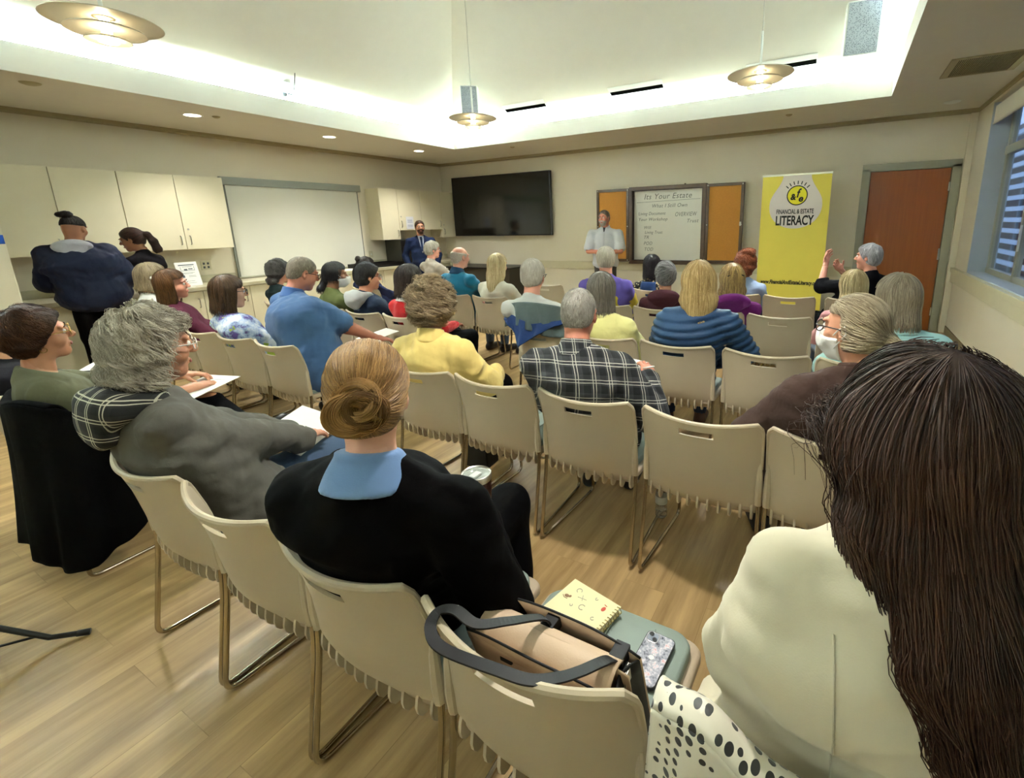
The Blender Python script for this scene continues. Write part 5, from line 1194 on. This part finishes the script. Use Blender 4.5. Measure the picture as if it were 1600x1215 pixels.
# shirt fronts, ties and stripes
d = people['suit']; n = d['N']
patch('dress_shirt', d, [(n[0]-.055, n[2]+.0), (n[0]+.055, n[2]+.0), (n[0]+.006, n[2]-.30), (n[0]-.006, n[2]-.30)], c_('dress_shirt_white', '#cfd3e2', fold=.1), off=.006)
patch('tie', d, [(n[0]-.018, n[2]-.015), (n[0]+.018, n[2]-.015), (n[0]+.022, n[2]-.27), (n[0]-.022, n[2]-.27)], c_('tie_navy', '#20304f', fold=.1), off=.012)
for s_ in (-1, 1): patch('lapel', d, [(n[0]+s_*.055, n[2]+.01), (n[0]+s_*.090, n[2]-.10), (n[0]+s_*.050, n[2]-.20), (n[0]+s_*.004, n[2]-.31)], c_('lapel_navy', '#16213f', fold=.1), off=.012, th=.004)
d = people['presenter']; n = d['N']
patch('placket', d, [(n[0]-.014, n[2]-.02), (n[0]+.014, n[2]-.02), (n[0]+.014, n[2]-.50), (n[0]-.014, n[2]-.50)], c_('placket_grey', '#b8babd', fold=.1), off=.004)
patch('undershirt', d, [(n[0]-.022, n[2]+.012), (n[0]+.022, n[2]+.012), (n[0]+.004, n[2]-.06), (n[0]-.004, n[2]-.06)], c_('undershirt_dark', '#2b2b2e', fold=.1), off=.008)
d = people['vest']; n = d['N']
patch('vest_back', d, [(n[0]-.085, n[2]-.02), (n[0]+.085, n[2]-.02), (n[0]+.12, n[2]-.34), (n[0]-.12, n[2]-.34)], c_('vest_blue', '#2b4677', fold=.3), front=False, off=.014, th=.008)

d = people['dark']; n = d['N']
for s_ in (-1, 1): patch('seam', d, [(n[0]+s_*.105-.0012, n[2]-.10), (n[0]+s_*.105+.0012, n[2]-.10), (n[0]+s_*.075+.0012, n[2]-.50), (n[0]+s_*.075-.0012, n[2]-.50)], c_('blazer_seam', '#c2b99f', fold=.05), front=False, off=.0012, nu=3, nv=40, th=.001)
# ================================================================== belongings
def ribbon(pts, wdt, th=.003, up=(0, 0, 1)):
    P, T, N, B = frames(pts); V = []
    for p, t, n, b in zip(P, T, N, B):
        side = np.cross(t, up); side = side/(np.linalg.norm(side)+1e-9) if np.linalg.norm(side) > .1 else b; nn = np.cross(side, t)
        for s_, q in ((-1, -1), (1, -1), (1, 1), (-1, 1)): V.append(tuple(p+side*s_*wdt/2+nn*q*th/2))
    F = [(i*4+j, i*4+(j+1) % 4, i*4+4+(j+1) % 4, i*4+4+j) for i in range(len(P)-1) for j in range(4)]+[(0, 1, 2, 3), tuple(len(V)-4+k for k in range(4))]
    return V, F
def smooth_path(pts, n=8):
    P = np.array(pts, float); P = np.vstack([2*P[0]-P[1], P, 2*P[-1]-P[-2]]); out = []
    for i in range(1, len(P)-2):
        for k in range(n):
            t = k/n; out.append(.5*((2*P[i])+(-P[i-1]+P[i+1])*t+(2*P[i-1]-5*P[i]+4*P[i+1]-P[i+2])*t*t+(-P[i-1]+3*P[i]-3*P[i+1]+P[i+2])*t**3))
    out.append(P[-2]); return out
# --- tote bag on the chair
TAN = mat('bag_leather', '#c3a88c', .5, var=.04, bump=.1, bs=250); TAND = mat('bag_lining', '#b39a7d', .6, var=.04); BLK = mat('bag_black', '#040404', .6, var=.03)
bag = empty('tote_bag', (-.445, .70, .478), 0, label='beige leather tote bag with black straps on the chair in the foreground', cat='bag')
def panel(x0, x1, yb, yt, zt, bow, th=.006):
    def fn(u, v): 
        x = x0+(x1-x0)*u; z = zt*v-.02*v*(abs(2*u-1)**3); return (x, yb+(yt-yb)*v+bow*math.sin(PI*u)*v, z)
    return grid(fn, 20, 10)
mk('near_panel', panel(-.185, .17, -.02, -.085, .255, -.012), TAN, bag, smooth=True, solid=.006)
mk('middle_panel', panel(-.18, .165, .03, -.035, .262, -.006), TAND, bag, smooth=True, solid=.005)
mk('far_panel', panel(-.185, .17, .085, .012, .262, .004), TAN, bag, smooth=True, solid=.006)
mk('flap', grid(lambda u, v: (-.165+.31*u, -.055+.045*math.cos(PI*v)*1.0+.012, .215+.045*math.sin(PI*v)), 16, 12), TAN, bag, smooth=True, solid=.005)
mk('base', box(-.185, .17, -.022, .087, .0, .008), BLK, bag, bevel=.003)
for s_ in (-.183, .168):
    mk('gusset', grid(lambda u, v: (s_-(.022*math.sin(PI*u)*v)*(1 if s_ > 0 else -1), -.02+.105*u-.065*v-.01*v*u, .24*v), 8, 8), BLK, bag, smooth=True, solid=.004)
for y0, z0, zz in ((-.085, .255, .0), (.012, .262, 0)):
    mk('piping', tube([(-.185+.355*u, y0+(-.012 if y0 < 0 else .004)*math.sin(PI*u), z0-.02*abs(2*u-1)**3) for u in np.linspace(0, 1, 24)], .0028, 6), BLK, bag, smooth=True)
st = smooth_path([(-.03, -.005, .235), (-.035, -.02, .275), (-.06, -.10, .325), (-.10, -.145, .340), (-.155, -.142, .345), (-.188, -.155, .338), (-.18, -.185, .328), (-.13, -.203, .323), (-.01, -.192, .325), (.045, -.180, .322), (.08, -.148, .312), (.10, -.108, .295), (.125, -.045, .272), (.13, -.005, .235)])
mk('strap', ribbon(st, .022, .004), BLK, bag, smooth=False)
mks('strap_tab', [box(-.045, -.015, -.02, .022, .225, .255), box(.115, .145, -.02, .022, .225, .255)], BLK, bag, bevel=.003)
mks('clasp', [box(-.10, -.07, -.088, -.072, .20, .225), box(.09, .12, -.092, -.076, .195, .222)], BLK, bag, bevel=.004)
mks('zipper', [box(.13+.0032*k, .1315+.0032*k, -.03, .0, .205, .235) for k in range(9)], STEEL, bag)
# --- notebook
nb = empty('notebook', (-.561, .972, .4745), -.21, label='cream spiral notebook with small printed motifs on the chair seat', cat='notebook')
PG = mat('page_paper', '#e6dfc4', .8, var=.02); CV = mat('notebook_cover', '#e8dfae', .55, var=.02)
mk('pages', box(-.084, .080, -.080, .080, .0, .015), PG, nb); mk('cover', box(-.088, .086, -.084, .084, .0155, .0178), CV, nb, bevel=.001)
mk('back_cover', box(-.088, .086, -.084, .084, -.002, -.0004), CV, nb)
BRN = mat('print_brown', '#8c6a4c', .7, var=0); RED = mat('print_red', '#c0513e', .7, var=0); TEA = mat('print_grey', '#a8a58c', .7, var=0)
def curl(x, y, r, a0=0): return ribbon([(x+r*math.cos(a), y+r*math.sin(a), .0182) for a in np.linspace(a0, a0+4.6, 12)], .0022, .0006)
for i, (x, y, r, a0) in enumerate(((-.045, .055, .008, 0), (.0, .012, .009, 1), (.015, .062, .004, 2), (-.03, -.0, .004, 3), (.048, .0, .005, 1.5))): mk('motif', curl(x, y, r, a0), TEA, nb)
for x, y in ((-.062, .018), (.028, -.052)): mk('motif', [ell((x, y, .0180), (.008, .006, .0006), 12, 4), ell((x+.009, y+.004, .0180), (.004, .005, .0006), 10, 4), ribbon([(x-.012, y-.004, .0182), (x-.004, y-.009, .0182), (x+.008, y-.008, .0182)], .002, .0006)], BRN, nb)
mk('motif', [ell((.052, .045, .0180), (.006, .009, .0006), 12, 4), ribbon([(.045, .060, .0182), (.055, .058, .0182)], .002, .0006)], RED, nb)
mk('motif', [ribbon([(-.025, .048, .0182), (-.015, .030, .0182)], .0018, .0006), ribbon([(-.034, .034, .0182), (-.006, .040, .0182)], .0014, .0006)], TEA, nb)
COIL = mat('brass_coil', '#b9a868', .3, .8, var=0)
for k in range(14): mk('ring', tube([(.083+.0085*math.cos(a), -.074+.0115*k+.001*a/6, .009+.0115*math.sin(a)) for a in np.linspace(0, 2*PI, 14)], .0011, 5), COIL, nb, smooth=True)
# --- phone
ph = empty('phone', (-.330, .928, .4765), -.05, label='phone in a floral case lying face down on the chair seat', cat='phone')
def rrect(x0, x1, y0, y1, r, n=6): 
    P = []
    for cx_, cy_, a0 in ((x1-r, y1-r, 0), (x0+r, y1-r, 1), (x0+r, y0+r, 2), (x1-r, y0+r, 3)):
        for k in range(n+1): P.append((cx_+r*math.cos((a0+k/n)*PI/2), cy_+r*math.sin((a0+k/n)*PI/2)))
    return P
def plate(P, z0, z1):
    n = len(P); return [(x, y, z0) for x, y in P]+[(x, y, z1) for x, y in P], [tuple(range(n))[::-1], tuple(range(n, 2*n))]+[(i, (i+1) % n, (i+1) % n+n, i+n) for i in range(n)]
FLC = NT('floral_case'); q1 = FLC.node('ShaderNodeTexVoronoi'); FLC.l.new(FLC.coord('Object'), q1.inputs['Vector']); q1.inputs['Scale'].default_value = 75
n5 = FLC.noise(FLC.coord('Object'), 60, 4, .7); rr_ = FLC.node('ShaderNodeValToRGB'); FLC.l.new(n5, rr_.inputs[0]); ee = rr_.color_ramp.elements
ee[0].position = .36; ee[0].color = (*lin('#3f434c'), 1); ee[1].position = .66; ee[1].color = (*lin('#d6a9ae'), 1)
for p_, c__ in ((.44, '#9a9ca8'), (.54, '#b9bac6'), (.60, '#e3dfe2')): e3 = ee.new(p_); e3.color = (*lin(c__), 1)
FLC.base(rr_.outputs[0]); FLC.set(Roughness=.2)
mk('bumper', plate(rrect(-.0385, .0385, -.0765, .0765, .013), 0, .0100), BLACK, ph, bevel=.0012)
mk('case_back', plate(rrect(-.0365, .0365, -.0745, .0745, .0115), .0100, .0106), FLC.m, ph)
mk('camera_ring', plate(rrect(-.034, -.002, .040, .072, .009), .0106, .0128), mat('camera_silver', '#d4d6da', .25, .6, var=0), ph, bevel=.0006)
mk('camera_glass', plate(rrect(-.031, -.005, .043, .069, .007), .0128, .0132), mat('camera_grey', '#8f98a6', .15, var=0), ph)
for x, y in ((-.0245, .0625), (-.0115, .0495)): mk('camera_lens', lathe([(0, .0132), (.0055, .0134), (.0062, .0148), (.0050, .0150), (0, .0142)], 20, (x, y, 0)), BLACK, ph, smooth=True)
lg = prism([(.0062*math.cos(a)*(1+.12*math.cos(2*a)), .0068*math.sin(a)-(.0012 if abs(a-PI/2) < .3 else 0)) for a in np.linspace(0, 2*PI, 28, endpoint=False)], 0, .0004)
mk('emblem', [([(x, z, .0106+y) for x, y, z in lg[0]], lg[1]), ell((.0015, .0095, .0108), (.0012, .0024, .0003), 8, 4)], WHITE, ph)
cdp = tag(mk('card', xf(box(-.042, .042, -.022, .022, 0, .0012), Matrix.Translation((-.425, .895, .4765)) @ Matrix.Rotation(-.05, 4, 'Z')), PAPER), 'small white card on the seat between notebook and phone', 'card')
mk('print', xf(box(.02, .036, -.012, -.009, .0013, .0016), Matrix.Translation((-.425, .895, .4765))), INK, cdp)
CLR = NT('clear_plastic'); CLR.base((.93, .93, .90)); CLR.set(Roughness=.12, IOR=1.3); CLR.b.inputs['Transmission Weight'].default_value = .85
bt_ = empty('small_bottle', (-.560, .835, .475), 0, label='small clear bottle with a white cap behind the tote bag', cat='bottle')
mk('body', lathe([(0, 0), (.021, 0), (.022, .004), (.022, .06), (.012, .074), (.011, .078)], 24), CLR.m, bt_, smooth=True); mk('cap', lathe([(.0145, .074), (.015, .078), (.015, .098), (.012, .101), (0, .101)], 24), mat('cap_white', '#d9d6cc', .4, var=0), bt_, smooth=True)
# --- tumbler held by the woman with the bun
tm = empty('tumbler', (-.818, .880, .712), 0, label='dark red steel tumbler with a clear lid held by the woman with the bun', cat='tumbler')
mk('cup', lathe([(0, 0), (.028, 0), (.031, .004), (.0385, .14), (.0395, .172)], 40), mat('enamel_maroon', '#3a1417', .25, .2, var=0), tm, smooth=True)
mk('rim', lathe([(.0395, .170), (.041, .174), (.041, .188), (.0385, .190), (.037, .176)], 40), STEEL, tm, smooth=True)
mk('lid', lathe([(.0375, .183), (.034, .185), (.030, .180), (0, .180)], 40), mat('lid_clear', '#9da39a', .1, var=0), tm, smooth=True); mk('slider', box(-.010, .010, -.02, .012, .180, .187), mat('slider_clear', '#c9cdc6', .15, var=0), tm, bevel=.003)
# --- water bottle on the floor
wbt = empty('water_bottle', (-.735, 2.19, .0), 0, label='clear plastic water bottle standing on the floor under the second row chairs', cat='bottle')
mk('body', lathe([(0, .004), (.025, 0), (.031, .01), (.032, .05), (.030, .055), (.032, .06), (.032, .13), (.030, .15), (.014, .19), (.013, .20)], 28), CLR.m, wbt, smooth=True); mk('cap', lathe([(.0145, .197), (.0150, .215), (0, .216)], 20), mat('cap_white', '#d9d6cc', .4), wbt, smooth=True); mk('label_band', lathe([(.0323, .085), (.0325, .087), (.0325, .125), (.0323, .127)], 28), mat('bottle_label', '#cfd0c8', .5), wbt, smooth=True)
# --- black handbag on the floor
hb = empty('handbag', (-1.98, 2.22, 0), .1, label='black handbag on the floor by the yellow shirt woman\'s feet', cat='bag')
mk('body', box(-.11, .07, -.07, .07, 0, .17), BLK, hb, bevel=.02, bseg=3); mk('handle', tube(arc_path([(-.07, 0, .165), (-.06, 0, .25), (.03, 0, .25), (.04, 0, .165)], .05), .006, 8), BLK, hb, smooth=True)
# --- coat over the chair at far left
def drape(name, root, path, zt, zb, m, amp=.012, k=34, nu=70, nv=40, th=.008, flare=.05, seed=0, keep=None):
    """cloth hanging from a top line: path(u) -> (x, y), zt(u), zb(u)"""
    g = np.random.default_rng(seed); ph_ = g.uniform(0, 6, 3)
    def fn(u, v):
        x, y = path(u); x2, y2 = path(min(1, u+.01)); x1, y1 = path(max(0, u-.01)); t = np.array([x2-x1, y2-y1]); t /= np.linalg.norm(t)+1e-9; n = np.array([t[1], -t[0]])
        z = zt(u)+(zb(u)-zt(u))*v; w_ = v**.8*(amp*math.sin(k*u+ph_[0]+1.5*v)+amp*.6*math.sin(k*.57*u+ph_[1]-2*v)+amp*.3*math.sin(k*2.1*u+ph_[2]))+flare*v**1.3
        return (x+n[0]*w_, y+n[1]*w_, z)
    return mk(name, grid(fn, nu, nv), m, root, smooth=True, solid=th)
coat = empty('coat', (-3.15, .57, .0), 0, label='long black coat draped over the back of the chair at far left', cat='coat')
def cpath(u):
    if u < .68: x = -.262+.52*u/.68; return x, back_xyz(x*.92, .66)-.045
    t = (u-.68)/.32; return .262+.012*math.sin(PI*t), back_xyz(.24, .66)-.04+.20*t
CBLK = cloth('coat_black', '#040404', fold=.5, fs=5)
drape('shell', coat, cpath, lambda u: .835-.02*math.sin(u*9)-(max(0, u-.72)*.30), lambda u: .115+.03*math.sin(u*7)+max(0, u-.70)*.25, CBLK, .016, 26, flare=.045, seed=2)
mk('shoulder', grid(lambda u, v: (-.262+.52*u, back_xyz((-.262+.52*u)*.92, .66)-.045+.085*v, .835-.02*math.sin(u*.68*9)+.02*math.sin(PI*v)-.09*v*v), 40, 10), CBLK, coat, smooth=True, solid=.008)
mk('zipper', tube([(.283, .16+.01*math.sin(9*t), .72-.56*t) for t in np.linspace(0, 1, 14)], .004, 6), mat('zip_grey', '#5a6058', .4, .3), coat, smooth=True)
# --- jacket hung behind the white-haired man
jk = empty('jacket', (-1.885, 2.82, 0), 0, label='blue jacket with grey lining hung over the back of the white-haired man\'s chair', cat='jacket')
def jp(off): return lambda u: (-.32+.60*u, back_xyz(min(.24, abs(-.32+.60*u)), .72)-.030-off+.25*max(0, abs(-.32+.6*u)-.24))
drape('lining', jk, jp(.0), lambda u: 1.015-.05*abs(2*u-1)**2, lambda u: .80+.03*math.sin(6*u), cloth('lining_grey', '#54605f', rough=.6, fold=.5), .010, 30, flare=.006, seed=4, nu=50, nv=20)
jz = lambda u: float(np.interp(u, [0, .12, .28, .45, .62, .8, 1], [.86, .80, .665, .74, .80, .86, .90]))
drape('shell', jk, jp(.006), lambda u: .86+.05*abs(2*u-1), jz, cloth('jacket_navyblue', '#1b3566', rough=.6, fold=.5), .012, 24, flare=.02, seed=5, nu=50, nv=20)
# --- spotted scarf
DOT = NT('spotted_scarf'); dv = DOT.node('ShaderNodeTexVoronoi'); DOT.l.new(DOT.coord('Object', scale=(1, .6, 1)), dv.inputs['Vector']); dv.inputs['Scale'].default_value = 58; dv.inputs['Randomness'].default_value = .35
DOT.base(DOT.mix(DOT.math('LESS_THAN', dv.outputs[0], .36), lin('#dfd8c4'), lin('#1c1a14'))); DOT.set(Roughness=.5); DOT.b.inputs['Sheen Weight'].default_value = .3
sf = empty('scarf', (.045, .57, 0), 0, label='white scarf with black dots hanging over the chair of the woman in the cream blazer', cat='scarf')
zt_ = lambda u: .835+.035*math.exp(-((u-.30)/.22)**2)-.015*u
drape('cloth', sf, lambda u: (-.235+.27*u, back_xyz(max(-.235, -.235+.27*u), .78)-.035+.02*u), zt_, lambda u: .36+.06*math.sin(5*u), DOT.m, .016, 22, nu=60, nv=50, flare=.06, seed=8, th=.004)
mk('front_fold', grid(lambda u, v: (-.235+.27*u, back_xyz(-.235+.27*u, .78)-.035+.02*u+.085*v, zt_(u)+.025*math.sin(PI*v)-.05*v*v), 40, 10), DOT.m, sf, smooth=True, solid=.004)
# --- papers and booklets in hands and on laps
def sheet(loc, w_, h_, rz, rx, ry, label, name='paper', cat='paper', lines=3, m=None):
    t = empty(name, loc, rz, label=label, cat=cat); t.rotation_euler = (rx, ry, rz)
    mk('sheet', box(-w_/2, w_/2, -h_/2, h_/2, -.0015, .0015), m or PAPER, t); 
    if lines: mk('print', [box(-w_*.3, w_*.28-.02*(k % 2), h_*(.3-.09*k), h_*(.3-.09*k)+.003, .0015, .002) for k in range(lines)], INKD, t)
    return t
sheet((-2.10, 1.15, .665), .23, .30, .35, .12, .30, 'sheet of paper on the lap of the woman in the grey hoodie', lines=0)
sheet((-3.00, 1.16, .735), .22, .28, .3, .1, .0, 'paper on a dark clipboard on the knee of the woman in olive', lines=1)
sheet((-3.93, 1.02, .74), .20, .27, .5, .25, .1, 'white printed booklet held open at the far left')
sheet((-3.42, 2.62, .665), .22, .28, -.2, .15, 0, 'white papers on the lap of the man in the blue polo', lines=0)
sheet((-3.98, 2.42, .66), .22, .28, .2, .15, 0, 'white papers on the lap of the tie-dye shirt woman', lines=0)
sheet((-.90, 2.20, .80), .13, .18, .3, .4, .2, 'small white sheet held by the man in the plaid shirt', lines=0)
sheet((-3.65, 3.42, .66), .22, .28, -.2, .1, 0, 'white papers on the lap of the person with the grey hood', lines=0)
pn = tag(mk('pen', tube([(-.83, 2.15, .835), (-.755, 2.10, .868)], .004, 8), WHITE, smooth=True), 'white pen in the hand of the man in the plaid shirt', 'pen')
# --- tripod foot at the left edge
tp = empty('tripod_stand', (-2.68, .18, 0), 0, label='black tripod stand foot on the floor at the lower left edge', cat='stand')
for a_ in (.95, 3.05, 5.1):
    lgm = mk('leg', tube([(0, 0, .20), (.20*math.cos(a_), .20*math.sin(a_), .035), (.30*math.cos(a_), .30*math.sin(a_), .014)], .010, 10), BLACK, tp, smooth=True)
    mk('rubber_foot', tube([(.275*math.cos(a_), .275*math.sin(a_), .019), (.312*math.cos(a_), .312*math.sin(a_), .0125)], .0122, 10), BLACK, lgm, smooth=True)
    mk('brace', tube([(0, 0, .06), (.17*math.cos(a_), .17*math.sin(a_), .055)], .005, 6), BLACK, tp, smooth=True)
mk('pole', tube([(0, 0, .04), (0, 0, .95)], .013, 12), BLACK, tp, smooth=True); mk('collar', lathe([(0, .17), (.026, .17), (.026, .225), (0, .225)], 16), BLACK, tp, smooth=True)
# hair clips and other small things that belong to people
def on_head(key, name, g, m, label=None):
    d = people[key]; V = np.array(g[0])@d['Rh'].T+d['H']; o = mk(name, (V.tolist(), g[1]), m, d['root'], smooth=True)
    if label: o['label'] = label
    return o
on_head('purple', 'hair_clip', tube([(.08*math.sin(a), -.118+.03*(1-math.cos(a)), .055-.02*abs(a)) for a in np.linspace(-1.0, 1.0, 14)], .006, 8), BLACK, 'black hair clip')
on_head('red', 'hair_clip', merge([tube([(.05, -.10, .12-.015*k), (.085, -.085, .118-.015*k)], .006, 6) for k in range(4)]), BLACK, 'dark claw clip')
on_head('maroonw', 'hair_clip', tube([(-.05, -.115, .07), (0, -.128, .075), (.04, -.118, .07)], .008, 8), STEEL, 'silver hair clip')
on_head('mask', 'hair_clip', merge([ell((0, -.135, -.028), (.024, .014, .018), 14, 8), ell((.01, -.152, -.022), (.006, .005, .006), 8, 6)]), mat('clip_silver', '#8e8f94', .25, .7), 'silver hair clip')

# coiled locks of the messy bun
def bun_coils(key, c0, n=900, r0=.018, r1=.040, seed=4):
    g = np.random.default_rng(seed); d = people[key]; m = 30; A = np.linspace(0, 2*PI*1.15, m); nb = 13
    lk = [dict(r=g.uniform(r0, r1), ex=g.uniform(.65, 1.0), t=g.normal(0, .55, 2), c=g.normal(0, .010, 3)*np.array([1, .5, 1]), a0=g.uniform(0, 6), w=g.uniform(.005, .010), q=g.normal(.5, .3)) for _ in range(nb)]
    T = np.zeros((n, m, 3)); tn = np.zeros(n)
    for i in range(n):
        L = lk[i % nb]; u, v = g.normal(0, 1, 2)*L['w']*.55; fl = L['w']*.3*np.sin(2*A+i % nb)
        rad = L['r']+u+fl; x = rad*np.cos(A+L['a0']); z = rad*L['ex']*np.sin(A+L['a0']); y = -.018*np.cos(A*.5+L['a0'])*.4+v
        y = y+L['t'][0]*x*.5+L['t'][1]*z*.5; T[i] = np.stack([x, y, z], 1)+L['c']+np.array(c0); tn[i] = np.clip(L['q']+g.normal(0, .12), 0, 1)
    D = nrm(np.gradient(T, axis=1)); Av = nrm(np.cross(D, np.array([0, 1., 0])+0*D)); B = np.cross(D, Av); w_ = .0009
    W = np.stack([T+w_*(math.cos(a)*Av+math.sin(a)*B) for a in (0, 2.1, 4.2)], 2).reshape(-1, 3); K = 3
    base = (np.arange(n)*m*K)[:, None, None]+(np.arange(m-1)*K)[None, :, None]; k = np.arange(K)[None, None]; k2 = (k+1) % K
    Q = np.stack([base+k, base+k2, base+K+k2, base+K+k], -1).reshape(-1, 4)
    hm = [c for c in bpy.data.objects if c.parent == d['root'] and c.name.startswith('hair')][0].data.materials[0]
    o = fastmesh('hair_bun', W, Q, hm, d['root'], np.repeat(tn, m*K), xform=(d['Rh'], d['H'])); o['label'] = 'messy coiled hair bun'
bun_coils('bun', (0.0, -.138, -.008), n=2600)
